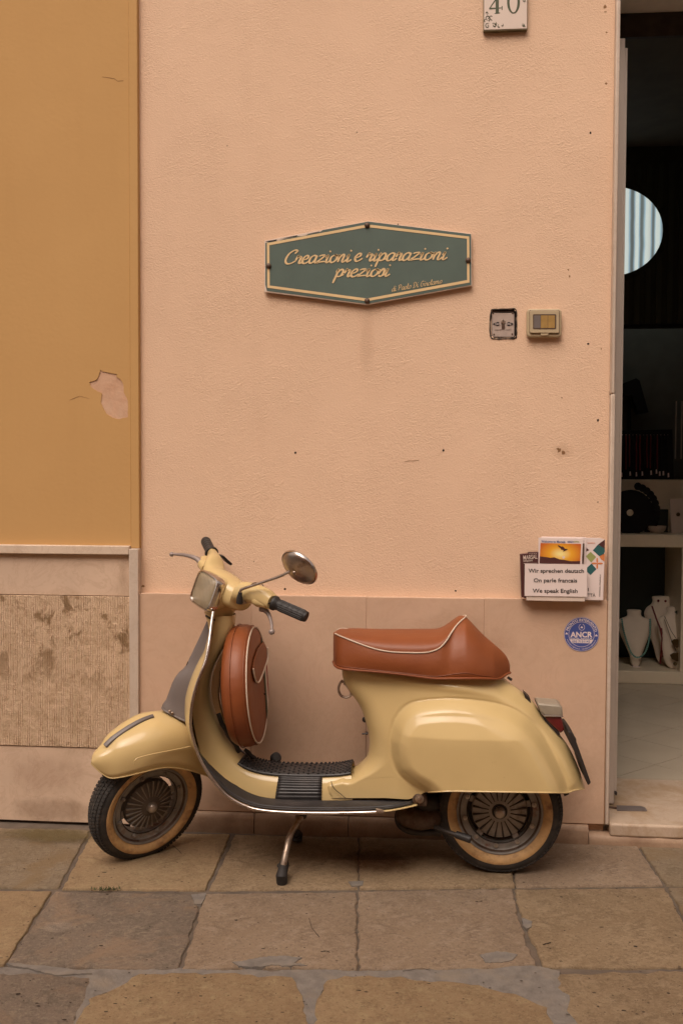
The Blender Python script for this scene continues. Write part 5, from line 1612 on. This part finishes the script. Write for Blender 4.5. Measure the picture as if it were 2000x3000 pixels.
# --- tunnel: steering column cover running down into the floor hump
rg = [(689, 1800), (687, 1833), (664, 1884), (644, 1922), (625, 1963), (617, 2004), (617, 2042), (627, 2088), (645, 2131), (665, 2170), (692, 2200), (726, 2224), (765, 2238), (814, 2246), (880, 2249), (950, 2249), (1000, 2246), (1032, 2240)]
bs_ = [(640, 1800), (634, 1840), (620, 1890), (606, 1925), (592, 1965), (580, 2005), (575, 2045), (578, 2095), (588, 2145), (606, 2200), (634, 2255), (674, 2300), (730, 2325), (800, 2332), (880, 2333), (950, 2333), (1000, 2333), (1040, 2333)]
tw = [.046, .044, .044, .046, .048, .051, .054, .058, .062, .067, .072, .077, .080, .082, .083, .084, .085, .086]
RB = [(bk(a[0], a[1], YS)[0], bk(a[0], a[1], YS)[2], bk(b[0], b[1], YS)[0], bk(b[0], b[1], YS)[2], w_) for a, b, w_ in zip(rg, bs_, tw)]
RB = catmull(RB, 5)
def arch(k, th, off=0.0):
    rx, rz, bx, bz, w_ = RB[k]
    kk = min(k/12.0, 1)*0
    c, s = math.cos(th), math.sin(th)
    e = 2/2.9
    u = abs(c)**e*(1 if c > 0 else -1); h = abs(s)**e
    dx, dz = rx-bx, rz-bz
    L = math.hypot(dx, dz)
    return np.array([bx+dx*h+dx/L*off*h, YS-u*(w_+off), bz+dz*h+dz/L*off*h])
ths = np.linspace(0, math.pi, 29)
nR = len(RB)
obj('tunnel', *grid(np.array([[arch(k, th) for th in ths] for k in range(nR)])), M['paint'], sc, angle=180)
def kof(px_):   # station index by ridge pixel x, floor part
    best, bi = 1e9, 0
    xx = X(px_, 2240, YS)
    for k in range(45, nR):
        if abs(RB[k][0]-xx) < best: best, bi = abs(RB[k][0]-xx), k
    return bi
ka, kb_ = kof(712), nR-1
P_ = np.array([[arch(k, th, .004) for th in np.linspace(math.radians(52), math.radians(128), 15)] for k in range(ka, kb_+1)])
tm = obj('tunnel_mat', *grid(P_), M['mat'], sc, solid=.006, angle=180)
sv_, sf_ = [], []
for k in range(ka+1, kb_, 1):
    for q in range(7):
        th = math.radians(60+q*10+(5 if k % 2 else 0))
        c = arch(k, th, .0075)
        v, f = ball(c, .0042, 6, 4); b0 = len(sv_)
        sv_ += list(v); sf_ += [tuple(i+b0 for i in g_) for g_ in f]
obj('studs', sv_, sf_, M['mat'], tm)['kind'] = 'stuff'
kc0, kc1 = kof(822), kof(945)
P_ = np.array([[arch(k, th, .0035+.0012*math.sin(th*60)) for th in np.linspace(math.radians(2), math.radians(178), 150)] for k in range(kc0, kc1+1)])
obj('ribbed_mat', *grid(P_), M['mat'], sc, solid=.003, angle=180)
# floor mats either side
i0 = arc_idx(583, 2200, .206); i1 = arc_idx(1205, 2366, .16)
for s in (1, -1):
    rows = []
    for i in range(i0, i1+1):
        f0 = min(1, (i-i0)/22.0)
        e_ = math.sqrt(max(0, 1-(1-f0)**2))
        vi = .70-(.70-.44)*e_; vo = .70+(.955-.70)*e_
        if i > i1-14:
            q = (i-(i1-14))/14.0; vo = vo-(vo-.86)*q*0.3
            vi = vi+(0.55-vi)*q
        row = []
        for v_ in np.linspace(vi, vo, 40):
            rid = .0035+.0014*math.sin((v_-.42)*120)+(.004 if abs(v_-.86) < .02 else 0)
            row.append(shield_pt(i, s*v_, rid+.003))
        rows.append(row)
    obj('floor_mat', *grid(np.array(rows)), M['mat'], sc, solid=.003, angle=180)
# brake pedal
obj('brake_pedal', *tube([bk(790, 2244, YS+.10), bk(800, 2232, YS+.10), bk(808, 2222, YS+.09)], [.010, .012, .016], 12), M['rubber'], sc)
obj('pedal_pad', *lathe([(0, .012), (.014, .011), (.0185, .006), (.0185, -.008), (.012, -.012), (0, -.012)], bk(808, 2220, YS+.09), (0.5, -.7, .5), 18), M['rubber'], sc)
obj('hump_trim', *tube([bk(x, y, YS-.01) for x, y in ((716, 2196), (728, 2204), (736, 2214), (746, 2220))], .007, 8), M['rubber'], sc)

# --- grey horn cover on the front
hc = [(618, 1793, .010, .04), (607, 1818, .013, .05), (595, 1845, .016, .06), (582, 1873, .019, .07), (570, 1898, .022, .08), (557, 1926, .026, .085), (548, 1946, .030, .09), (538, 1958, .034, .10), (524, 1970, .038, .11), (514, 1984, .042, .115), (505, 2002, .046, .12), (496, 2028, .049, .13), (489, 2047, .051, .13), (482, 2056, .053, .13), (478, 2062, .055, .13), (478, 2069, .056, .12)]
secs = []
for (x, y, w_, dp) in hc:
    p = bk(x, y, YS)
    sl = 0.35*ss(np.array(y), 1960, 2070)
    ring = []
    for t in np.linspace(0, 2*math.pi, 33)[:-1]:
        c, s = math.cos(t), math.sin(t)
        e = 2/3.2
        uu = abs(c)**e*(1 if c > 0 else -1); vv = abs(s)**e*(1 if s > 0 else -1)
        xx = p[0]+dp/2-uu*dp/2
        ring.append((xx, YS-vv*w_*(1-.35*(uu+1)/2*1.0), p[2]-(xx-p[0])*sl*1.15))
    secs.append(ring)
hcv = obj('horn_cover', *loft(secs), M['greyplastic'], sc, angle=50)
obj('cover_lip', *tube([np.array(p)+np.array([0, 0, -.001]) for p in secs[-1]], .0035, 8, closed=True), M['greyplastic'], hcv)
for (x, y) in ((505, 2086), (497, 2081)):
    obj('screw', *ball(bk(x, y+3, YS-.05), .005, 8, 6), M['steel'], hcv)
obj('emblem', *prism([bk(x, y, YS-.012) for x, y in ((545, 1950), (550, 1938), (553, 1940), (549, 1952))], (0, .024, 0)), M['dark'], hcv)

# --- front mudguard (turns with the wheel)
ridge = [(270, 2234, 0), (283, 2211, 0), (312, 2186, 0), (340, 2159, 0), (378, 2134, 0), (418, 2112, 0), (450, 2101, 0), (500, 2096, 0), (545, 2106, 0), (590, 2132, 0), (625, 2168, 0)]
edge = [(271, 2240), (300, 2266), (324, 2279), (352, 2277), (386, 2270), (422, 2261), (470, 2250), (511, 2249), (547, 2255), (585, 2265), (612, 2275)]
ew = [.003, .032, .052, .071, .086, .097, .103, .106, .105, .10, .09]
secs = []
RR = catmull([tuple(stp(a[0], a[1], 0)[[0, 2]])+tuple(stp(b[0], b[1], w_)[[0, 2]])+(w_,) for a, b, w_ in zip(ridge, edge, ew)], 5)
for (rx, rz, ex, ez, w_) in RR:
    row = []
    for t in np.linspace(-math.pi/2, math.pi/2, 41):
        c, s = math.cos(t), math.sin(t)
        h = abs(c)**(2/3.0); u = abs(s)**(2/2.5)*(1 if s > 0 else -1)
        row.append((ex+(rx-ex)*h, YS-u*w_, ez+(rz-ez)*h))
    secs.append(row)
FEN = np.array(secs)
mg = sobj('mudguard', grid(FEN), M['paint'], sc, solid=.003, angle=180)
for side in (0, -1):
    sobj('rolled_edge', tube([FEN[i, side] for i in range(0, len(FEN))], .0028, 8), M['paint'], mg)
cr_ = [stp(x, y, 0) for x, y in ((310, 2189), (330, 2169), (360, 2147), (395, 2125), (425, 2110), (450, 2101))]
cr_ = [p+np.array([-.002, 0, .005]) for p in catmull(cr_, 3)]
secs = []
for i, p in enumerate(cr_):
    d = cr_[min(i+1, len(cr_)-1)]-cr_[max(i-1, 0)]; d /= np.linalg.norm(d)
    n_ = np.cross(d, [0, 1, 0]); n_ = n_ if n_[2] > 0 else -n_
    w_ = .0085+.003*(1-i/len(cr_))
    secs.append([p+np.array([0, w_, 0])-n_*.006, p+np.array([0, w_*.9, 0])+n_*.003, p+n_*.008, p+np.array([0, -w_*.9, 0])+n_*.003, p+np.array([0, -w_, 0])-n_*.006])
sobj('crest_trim', loft(secs), M['greyplastic'], mg, bevel=.001)
# pressed line on the flank
pl = []
for (x, y) in ((393, 2240), (395, 2230), (404, 2221), (440, 2211), (490, 2201), (540, 2191), (560, 2186)):
    pl.append(stp(x, y, .108))
sobj('pressed_line', tube(catmull(pl, 4), .0022, 6), M['paint'], mg)
# fork
sobj('fork', tube([A0-AX*.30, A0-AX*.36+np.array([0, .03, 0]), HUBF+np.array([.03, .062, .10]), HUBF+np.array([0, .055, 0])], [.022, .022, .018, .018], 12), M['dark'], sc)

# --- handlebar housing (turned with the steering)
UP = AX; BK = np.array([math.cos(RK), 0, -math.sin(RK)])
def hl(w, b, u):    # local handlebar coordinates -> straight position
    return A0+UP*u+BK*b+np.array([0, -w, 0])
gN0, gN1 = stp(800, 1765, .225), stp(899, 1808, .335)
gF0, gF1 = stp(621, 1622, -.225), stp(602, 1584, -.325)
armN = stp(726, 1722, .10); armF = stp(625, 1655, -.13)
def sec(c, rb, ru, n=28, e=2.5, up=UP, b=BK):
    R_ = []
    for t in np.linspace(0, 2*math.pi, n+1)[:-1]:
        cc, s_ = math.cos(t), math.sin(t)
        R_.append(c+b*(abs(cc)**(2/e)*(1 if cc > 0 else -1)*rb)+up*(abs(s_)**(2/e)*(1 if s_ > 0 else -1)*ru))
    return R_
def P3(w, x, z): return np.array([x, YS-w, z])
cen = hl(0, -.022, .100)
path = [(gF0, .019, .019), (gF0*.75+armF*.25, .022, .023), (armF, .038, .034), (hl(-.085, .0, .116), .050, .042), (hl(-.045, .0, .108), .062, .048), (hl(0, .0, .104), .066, .050), (hl(.045, .002, .102), .060, .047), (hl(.085, .008, .102), .048, .041), (armN*.6+hl(.088, .0, .10)*.4, .040, .037), (armN*.4+gN0*.6, .031, .031), (gN0, .022, .023)]
arr = catmull([tuple(c)+(rb, ru) for c, rb, ru in path], 6)
hb = sobj('handlebar_housing', loft([sec(np.array(a[:3]), a[3], a[4]) for a in arr]), M['paint'], sc, angle=60)
# nose of the housing that carries the headlight
LX = -.108
def lampsec(b, u, hw, hh, n=32, e=5):
    c = hl(0, b, u)
    R_ = []
    for t in np.linspace(0, 2*math.pi, n+1)[:-1]:
        cc, s_ = math.cos(t), math.sin(t)
        R_.append(c+np.array([0, -1, 0])*(abs(cc)**(2/e)*(1 if cc > 0 else -1)*hw)+UP*(abs(s_)**(2/e)*(1 if s_ > 0 else -1)*hh))
    return R_
uL = .086
sobj('lamp_nose', loft([lampsec(.02, .100, .050, .048, e=3), lampsec(-.005, .098, .056, .052, e=3.5), lampsec(-.03, uL+.006, .059, .055, e=4), lampsec(-.066, uL, .0605, .0565)]), M['paint'], hb, angle=60)
hlp = sobj('headlight', loft([lampsec(-.055, uL, .0620, .0580), lampsec(-.062, uL, .0635, .0595), lampsec(-.082, uL, .0635, .0595), lampsec(-.088, uL, .0615, .0575), lampsec(-.089, uL, .058, .054), lampsec(-.085, uL, .056, .052)], cap=False), M['chrome'], sc, angle=40)
sobj('lens', loft([lampsec(-.084, uL, .057, .053), lampsec(-.088, uL, .052, .048), lampsec(-.0905, uL, .035, .03), lampsec(-.091, uL, .01, .008)]), M['lens'], hlp)
sobj('lamp_bowl', loft([lampsec(-.06, uL, .055, .05), lampsec(-.075, uL, .055, .05)]), M['dark'], hlp)
# neck and collar
def ring(b, u, rb, rw, n=32, e=2.3):
    c = hl(0, b, u)
    return [c+BK*(abs(math.cos(t))**(2/e)*np.sign(math.cos(t))*rb)+np.array([0, -1, 0])*(abs(math.sin(t))**(2/e)*np.sign(math.sin(t))*rw) for t in np.linspace(0, 2*math.pi, n+1)[:-1]]
sobj('neck', loft([ring(-.005, .100, .065, .052), ring(0, .06, .060, .048), ring(.004, .03, .050, .043), ring(.006, .004, .046, .041)]), M['paint'], hb, angle=60)
sobj('collar_gap', loft([ring(.006, .0035, .040, .036), ring(.006, -.006, .040, .036)]), M['black'], sc)
obj('column_head', *loft([[np.array(p) for p in ring(.008, -.004, .042, .041)], ring(.016, -.02, .036, .043), ring(.024, -.045, .030, .042)]), M['paint'], sc, angle=60)
# instrument rim on top of the housing
sobj('instrument_rim', tube([hl(.075*math.cos(t), .038+.035*math.sin(t), .147-.2*(.038+.035*math.sin(t))) for t in np.linspace(0, 2*math.pi, 30)[:-1]], .004, 8, closed=True), M['chrome2'], hb)
def grip(p0, p1, nm='grip'):
    d = p1-p0; L = np.linalg.norm(d); d = d/L
    prof = [(0.004, 0), (.0235, .0), (.0245, .004), (.024, .010), (.0195, .016), (.0185, .022)]
    n = 5
    for q in range(n):
        a = .022+(L-.030)*q/n; b = .022+(L-.030)*(q+1)/n
        prof += [(.0185, a+.002), (.0185, b-.003), (.0175, b-.0015)]
    prof += [(.0182, L-.006), (.0165, L-.001), (.013, L), (.0, L)]
    v, f = lathe(prof, p0, d, 26)
    return sobj(nm, (v, f), M['rubber'], sc, angle=50)
gn = grip(gN0, gN1); gf = grip(gF0, gF1)
dN = (gN1-gN0)/np.linalg.norm(gN1-gN0)
for q in range(18):
    t = 2*math.pi*q/18
    _, a_, b_ = frame_of(dN)
    e_ = a_*math.cos(t)+b_*math.sin(t)
    sobj('rib', tube([gN0+dN*.026+e_*.0185, gN1-dN*.012+e_*.0185], .0011, 4), M['rubber'], gn)
# seam and lever mounts
sobj('seam', tube([p for p in sec(armN*.7+gN0*.3, .0325, .0325)], .0014, 5, closed=True), M['dark'], hb)
mN = [stp(x, y, w_) for x, y, w_ in ((742, 1735, .14), (757, 1756, .17), (770, 1772, .19), (792, 1775, .21))]
sobj('lever_mount', loft([sec(stp(745, 1748, .135), .03, .020), sec(stp(765, 1762, .175), .030, .021), sec(stp(790, 1770, .212), .022, .017)]), M['paint'], hb, angle=60)
sobj('lever_mount', loft([sec(stp(612, 1668, -.13), .03, .02), sec(stp(602, 1655, -.165), .033, .018), sec(stp(603, 1641, -.20), .026, .016)]), M['paint'], hb, angle=60)
def lever(pts, rad):
    sobj('brake_lever', tube(catmull(pts, 5), np.interp(np.linspace(0, 1, (len(pts)-1)*5+1), np.linspace(0, 1, len(rad)), rad), 10), M['alu'], sc)
lever([stp(x, y, w_) for x, y, w_ in ((762, 1784, .165), (775, 1786, .18), (785, 1796, .20), (792, 1812, .222), (796, 1830, .245), (796, 1846, .262))], [.009, .010, .0075, .006, .0055, .005])
sobj('lever_ball', ball(stp(796, 1851, .268), .0098, 14, 10), M['alu'], sc)
lever([stp(x, y, w_) for x, y, w_ in ((588, 1648, -.17), (578, 1638, -.19), (562, 1631, -.215), (540, 1626, -.25), (518, 1624, -.285), (508, 1623, -.30))], [.011, .009, .0075, .006, .005, .0048])
sobj('lever_ball', ball(stp(503.5, 1624, -.307), .0085, 14, 10), M['alu'], sc)
sobj('mount_bolt', ball(stp(788, 1767, .225), .0035, 8, 6), M['dark'], sc)
sobj('cable_box', prism([stp(x, y, -.15) for x, y in ((650, 1629), (657, 1629), (680, 1650), (682, 1654), (676, 1657), (664, 1648))], (0, .02, 0)), M['rubber'], sc, bevel=.002)
# mirror
mb = [stp(x, y, .135) for x, y in ((702, 1766), (702, 1752), (703, 1742), (704, 1735))]
sobj('mirror_boot', tube(mb, [.0115, .0105, .0075, .0065], 14), M['rubber'], sc)
sobj('mirror_bracket', prism([stp(x, y, .13) for x, y in ((692, 1760), (700, 1770), (712, 1769), (726, 1763), (712, 1756))], (0, -.006, 0)), M['steel'], sc)
mc = bk(873, 1667, YS-.20)
ms = catmull([rotp(stp(704, 1738, .135), STE), bk(705, 1731, YS-.125), bk(712, 1725, YS-.13), bk(769, 1706, YS-.16), bk(815, 1690, YS-.18), bk(843, 1677, YS-.195), bk(856, 1668, YS-.20)], 6)
obj('mirror_stem', *tube(ms, .0048, 10), M['chrome'], sc)
tc = CAM-mc; tc /= np.linalg.norm(tc)
ir, iu = MC[0], MC[1]
nb2 = tc*.56+(-ir*.68-iu*.73)*.83
nb2 /= np.linalg.norm(nb2)
mm = obj('mirror', *lathe([(0, .020), (.02, .0185), (.042, .013), (.058, .004), (.064, -.004), (.065, -.008)], mc, nb2, 40), M['chrome2'], sc, angle=60)
obj('mirror_rim', *lathe([(.0655, -.003), (.0672, -.008), (.066, -.013), (.061, -.0125)], mc, nb2, 40), M['chrome'], mm)
obj('glass', *lathe([(0, -.011), (.062, -.011)], mc, nb2, 40), M['chrome'], mm, smooth=False)
obj('stem_ball', *ball(mc+nb2*.018, .008, 10, 8), M['chrome2'], mm)

# --- spare wheel in its leather cover
SC = bk(757, 2005, YS); RS = .2
nx = np.array([math.cos(math.radians(4)), 0, math.sin(math.radians(4))])
prof = [(0.0, .0), (.12, .001), (.175, .0), (.190, -.004), (.197, -.012), (.203, -.030), (.204, -.048), (.199, -.070), (.188, -.084), (.165, -.092), (.10, -.095), (0, -.095)]
sw_ = obj('spare_wheel_cover', *lathe(prof, SC, nx, 72, ref=(0, 1, 0)), M['leather'], sc, angle=60)
v_ = np.cross(nx, [0, 1, 0]); v_ = v_ if v_[2] > 0 else -v_
def sp(r, t, off=.002): return SC+nx*off+np.array([0, -1, 0])*r*math.cos(t)+v_*r*math.sin(t)
obj('piping', *tube([sp(.193, t, -.003) for t in np.linspace(0, 2*math.pi, 73)[:-1]], .0025, 8, closed=True), M['piping'], sw_)
obj('seam', *tube([SC-nx*.055+(sp(.2055, t, 0)-SC) for t in np.linspace(0, 2*math.pi, 73)[:-1]], .0016, 6, closed=True), M['leather'], sw_)
obj('seam', *tube([SC-nx*.012+(sp(.1985, t, 0)-SC) for t in np.linspace(0, 2*math.pi, 73)[:-1]], .0014, 6, closed=True), M['leather'], sw_)
for (y0_, y1_, m_) in ((-.100, -.130, 'green'), (-.130, -.156, 'white'), (-.156, -.176, 'red')):
    A_ = []
    for s_ in (1, -1):
        ys = [y0_, (y0_+y1_)/2, y1_]
        for yy_ in (ys if s_ > 0 else ys[::-1]):
            zz_ = math.sqrt(max(0, .185**2-yy_**2))*s_
            A_.append(SC+nx*.0012+np.array([0, -1, 0])*yy_+v_*zz_*.92)
    obj('stripe', *prism(A_, nx*.001), M[m_], sw_, smooth=False)
fl_ = [(.07, .10), (.115, .075), (.105, .05), (.085, .03), (.055, .018), (.025, .015), (-.04, .025), (-.11, .042), (-.165, .06), (-.165, .095), (-.12, .125), (0, .12)]
A_ = [SC+nx*.004+np.array([0, -1, 0])*a+v_*b for a, b in fl_]
pf = obj('pocket_flap', *prism(A_, nx*.003), M['leather'], sw_, bevel=.002)
B_ = [p+nx*.005 for p in A_[1:10]]
obj('piping', *tube(catmull(B_, 4), .0028, 8), M['piping'], pf)
obj('stud', *ball(sp(.10, -2.6, .004), .004, 8, 6), M['dark'], sw_)
obj('bracket', *tube([bk(640, 2090, YS-.03), bk(650, 2120, YS-.04), bk(690, 2180, YS), bk(700, 2205, YS)], .008, 8), M['dark'], sc)
# storage box frame between column and cover
obj('spare_carrier', *lathe([(.0, -.11), (.10, -.11), (.13, -.10), (.13, -.092)], SC, nx, 40, ref=(0, 1, 0)), M['dark'], sc)

# --- saddle
def sx(px_, py_, w_=0): return bk(px_, py_, YS-w_)
bot_ = [(976, 1950, .05), (979, 1958, .08), (1000, 1964, .105), (1050, 1969, .12), (1103, 1973, .13), (1180, 1981, .14), (1237, 1988.6, .145), (1275, 1993, .147), (1333, 1993, .146), (1390, 1992.5, .14), (1440, 1994, .11), (1462, 1993, .08), (1485, 1982, .05)]
pip = [(979, 1861, .045), (985, 1860, .065), (1026, 1876, .10), (1065, 1891, .118), (1103, 1903, .128), (1141, 1910, .134), (1180, 1912.5, .138), (1237, 1913, .140), (1264, 1909, .138), (1287, 1899, .134), (1306, 1879.5, .127), (1321, 1858, .117), (1336, 1839, .100), (1352, 1823, .075), (1361, 1814, .045), (1363, 1808, .015)]
crn = [(980, 1862), (988, 1856), (1010, 1848.5), (1040, 1847), (1103, 1848), (1218, 1848), (1279, 1847), (1306, 1837), (1325, 1822), (1340, 1809), (1348, 1805), (1361, 1806)]
bk_ridge = [(1361, 1807), (1371, 1814), (1390, 1834), (1417, 1862), (1444, 1885), (1474, 1912), (1488, 1933), (1495, 1957)]
def cv(lst, three=True):
    out = []
    for p in lst:
        w_ = p[2] if len(p) > 2 else 0
        q = sx(p[0], p[1], w_); out.append((q[0], q[2], w_))
    return np.array(catmull(out, 8))
Bt, Pp, Cr, Rd = cv(bot_), cv(pip), cv(crn), cv(bk_ridge)
xs0, xs1 = sx(977, 1900)[0], sx(1494, 1960)[0]
xpk = Pp[-1][0]
def ev(A, x, c): return np.interp(x, A[:, 0], A[:, c])
secs = []
XS = np.concatenate([xs0+np.array([0.000, .003, .008, .016, .028]), np.linspace(xs0+.042, xpk-.006, 52), np.linspace(xpk, xs1-.03, 26), xs1-np.array([.02, .012, .006, .002])])
for x in XS:
    zb, wb = ev(Bt, x, 1), ev(Bt, x, 2)
    fr_ = 1.0
    if x < xs0+.03: fr_ = math.sqrt(max(.02, 1-((xs0+.03-x)/.031)**2))
    if x > xs1-.05: fr_ = math.sqrt(max(.02, 1-((x-xs1+.05)/.0505)**2))
    if x <= xpk:
        zp, wp = ev(Pp, x, 1), ev(Pp, x, 2)
        zc = max(ev(Cr, x, 1), zp+.002)
        wp_ = wp
    else:
        t = (x-xpk)/(xs1-xpk)
        zc = ev(Rd, x, 1)
        zp = zc-.012-.05*min(1, t*3)*(zc-zb)/.2
        wp_ = .015+(.075)*min(1, t*2.2)**.8
        zp = max(zb+(zc-zb)*.55, zp-.02*t)
        wp = wp_
    wbb = max(wb, .03)*fr_; wpp = wp*fr_
    wm = max(wbb, wpp)
    def pw(u): return wbb*(1-min(max(u, 0), 1)**2.2)**.58
    kb = float(ss(np.array(x), xpk-.085, xpk-.03))
    if x <= xpk:
        Hp = ev(Rd, xpk, 1)+.002-zb
        wpp = wpp*(1-kb)+max(pw((zp-zb)/Hp), .012)*kb
        zs = zp
    else:
        Hp = zc-zb
        fr2 = 1-.14*float(ss(np.array(x), xpk, xpk+.04))
        zs = zb+Hp*min(fr2, .985)
        wpp = pw((zs-zb)/Hp); zp = zs
    side = [(0.0, zb+.004), (wbb*.9, zb+.002), (wbb, zb+.004)]
    for q in np.linspace(.12, .92, 8):
        z_ = zb+(zs-zb)*q
        w1_ = wbb+(wpp-wbb)*q+.007*math.sin(math.pi*q)*fr_
        w2_ = pw((z_-zb)/Hp)
        side.append((w1_*(1-kb)+w2_*kb, z_))
    side.append((wpp, zs))
    for q in np.linspace(.08, .92, 9):
        if x <= xpk: side.append((wpp*math.cos(q*math.pi/2)**.9, zs+(zc-zs)*math.sin(q*math.pi/2)**.8))
        else:
            z_ = zs+(zc-zs)*math.sin(q*math.pi/2)
            side.append((pw((z_-zb)/Hp), z_))
    side.append((0, zc))
    ring_ = [(x, YS-a, b) for a, b in side]+[(x, YS+a, b) for a, b in side[-2:0:-1]]
    secs.append(ring_)
sd_ = obj('saddle', *loft(secs), M['leather'], sc, angle=180)
ip = 11
P1 = [np.array(s[ip])+np.array([0, -.0015, .0012]) for s, x in zip(secs, XS) if x <= xpk and x > xs0+.006]
P2 = [np.array((p[0], 2*YS-p[1], p[2])) for p in P1]
loop = P1+[np.array([xpk+.003, YS, ev(Rd, xpk, 1)+.001])]+P2[::-1]
obj('piping', *tube(catmull(loop, 2), .0023, 8), M['piping'], sd_)
hem = [np.array(s[2])+np.array([0, -.001, .002]) for s in secs]
obj('hem', *tube(hem, .0042, 8), M['leather'], sd_)
obj('stitching', *tube([np.array(s[3])+np.array([0, -.0012, .002]) for s in secs[3:-3]], .0009, 5), M['leather'], sd_)
st_ = [sx(x, y, w_) for x, y, w_ in ((1352, 1838, .095), (1385, 1862, .128), (1430, 1899, .13), (1460, 1928, .118), (1474, 1953, .105), (1478, 1982, .085))]
obj('saddle_catch', *tube([sx(1486, 1984, .02), sx(1498, 1992, .02)], .0045, 8), M['dark'], sc)
# bag hook
hk = [bk(995+x, 1780+200+y, YS) for x, y in ()]
hkp = [(1000, 1997), (993, 2008), (992, 2024), (998, 2037), (1011, 2043), (1024, 2040), (1028, 2030), (1018, 2012), (1006, 1999), (998, 1994)]
obj('bag_hook', *tube(catmull([bk(x, y, YS-.012) for x, y in hkp], 5), .0042, 8), M['steel'], sc)
for (x, y, r) in ((1069, 2108, .010), (1073, 2148, .006)):
    obj('key_lock', *ball(bk(x, y, YS+.01), r, 10, 8), M['dark'], sc)
obj('lock_pin', *tube([bk(1060, 2150, YS), bk(1078, 2149, YS)], .003, 6), M['dark'], sc)

# --- tail lamp
def ext(pts, hw, mat, par, name, bev=.003):
    return obj(name, *prism([bk(x, y, YS-hw) for x, y in pts], (0, 2*hw, 0)), mat, par, bevel=bev)
tlp = ext(((1593, 2099), (1643, 2100), (1648, 2118), (1652, 2139), (1641, 2149), (1618, 2128), (1602, 2112)), .042, M['redlens'], sc, 'tail_lamp', .004)
ext(((1572, 2060), (1583, 2061), (1639, 2066), (1646, 2074), (1649, 2098), (1640, 2099), (1593, 2096), (1582, 2087)), .046, M['capgrey'], tlp, 'lamp_cap', .006)
ext(((1583, 2088), (1593, 2096), (1649, 2098), (1649, 2101), (1592, 2100)), .048, M['chrome'], tlp, 'lamp_trim', .001)
ext(((1574, 2070), (1580, 2084), (1600, 2110), (1640, 2152), (1634, 2154), (1594, 2112)), .04, M['black'], tlp, 'gasket', .001)
# number plate holder, edge on
nph = ext(((1662, 2144), (1668, 2141), (1676, 2150), (1687, 2166), (1688, 2175), (1730, 2294), (1722, 2302), (1716, 2290), (1700, 2240), (1680, 2200), (1668, 2178)), .085, M['black'], sc, 'number_plate', .004)
ext(((1684, 2180), (1687, 2180), (1722, 2288), (1719, 2289)), .080, M['plate'], nph, 'plate_sheet', .0005)

# --- stand
gN = gz(826, 2588, 0.0)
for s in (1, -1):
    w_ = .165
    top_ = bk(888, 2398, YS-.06) if s > 0 else np.array([bk(888, 2398, YS-.06)[0], YS+.06, bk(888, 2398, YS-.06)[2]])
    pts = [bk(x, y, YS-q) for x, y, q in ((886, 2392, .05), (870, 2412, .07), (850, 2447, .10), (840, 2485, .13), (833, 2520, .15), (829, 2545, .16))]
    foot = gN.copy(); foot[1] = max(min(foot[1], YS-.13), YS-.20)
    pts.append(np.array([bk(827, 2570, YS-.17)[0], foot[1], .03]))
    pts = catmull(pts, 4)
    if s < 0: pts = [np.array([p[0], 2*YS-p[1], p[2]]) for p in pts]
    sl_ = obj('stand_leg', *tube(pts, .0105, 12), M['steel'], sc)
    e = pts[-1]; d = pts[-1]-pts[-4]; d /= np.linalg.norm(d)
    obj('rubber_foot', *tube([e-d*.055, e-d*.045, e-d*.01, e+d*.008, np.array([e[0], e[1], .004])], [.0125, .0165, .0165, .019, .018], 14), M['rubber'], sl_)
    obj('foot_lug', *ball(e-d*.035+np.array([-.014, 0, 0]), .008, 8, 6), M['rubber'], sl_)
obj('stand_bar', *tube([bk(888, 2390, YS-.06), np.array([bk(888, 2390, YS-.06)[0], YS+.06, bk(888, 2390, YS-.06)[2]])], .012, 10), M['dark'], sc)
# --- engine, exhaust, pivot, kick lever
def blobv(pts, rad, seg=16): return tube(catmull([np.array(p) for p in pts], 5), np.interp(np.linspace(0, 1, (len(pts)-1)*5+1), np.linspace(0, 1, len(rad)), rad), seg)
obj('exhaust', *blobv([bk(1170, 2385, YS-.01), bk(1190, 2392, YS-.03), bk(1230, 2398, YS-.03), bk(1265, 2392, YS-.02), bk(1290, 2385, YS+.03)], [.018, .034, .038, .036, .02]), M['rust'], sc)
obj('exhaust_pipe', *blobv([bk(1172, 2370, YS-.02), bk(1165, 2395, YS-.02), bk(1175, 2420, YS-.03), bk(1210, 2436, YS-.03), bk(1290, 2440, YS-.01)], [.012]*5), M['dark'], sc)
obj('engine_case', *blobv([bk(1215, 2345, YS-.03), bk(1250, 2352, YS-.02), bk(1290, 2355, YS+.02), bk(1400, 2360, YS+.09)], [.02, .036, .04, .05]), M['dark'], sc)
pb = bk(1228, 2340, YS-.15)
pv = obj('pivot_bracket', *prism([bk(x, y, YS-.14) for x, y in ((1206, 2352), (1208, 2336), (1218, 2326), (1232, 2324), (1245, 2332), (1252, 2350), (1248, 2364), (1225, 2362))], (0, .05, 0)), M['rust'], sc, bevel=.004)
obj('pivot_bolt', *lathe([(0, .016), (.007, .0155), (.0085, .012), (.0085, .006), (.014, .005), (.014, 0)], bk(1228, 2340, YS-.141), (0, -1, 0), 16), M['steel'], pv)
obj('kick_lever', *tube([bk(1275, 2424, YS-.06), bk(1300, 2434, YS-.09), bk(1330, 2444, YS-.11), bk(1352, 2452, YS-.12)], [.009, .009, .008, .008], 10), M['dark'], sc)
obj('kick_rubber', *tube([bk(1335, 2445, YS-.115), bk(1378, 2459, YS-.13)], [.012, .0125], 12), M['rubber'], sc)
# belly under the floorboard
obj('frame_rail', *tube([bk(760, 2368, YS), bk(900, 2370, YS), bk(1150, 2368, YS)], .010, 10), M['dark'], sc)
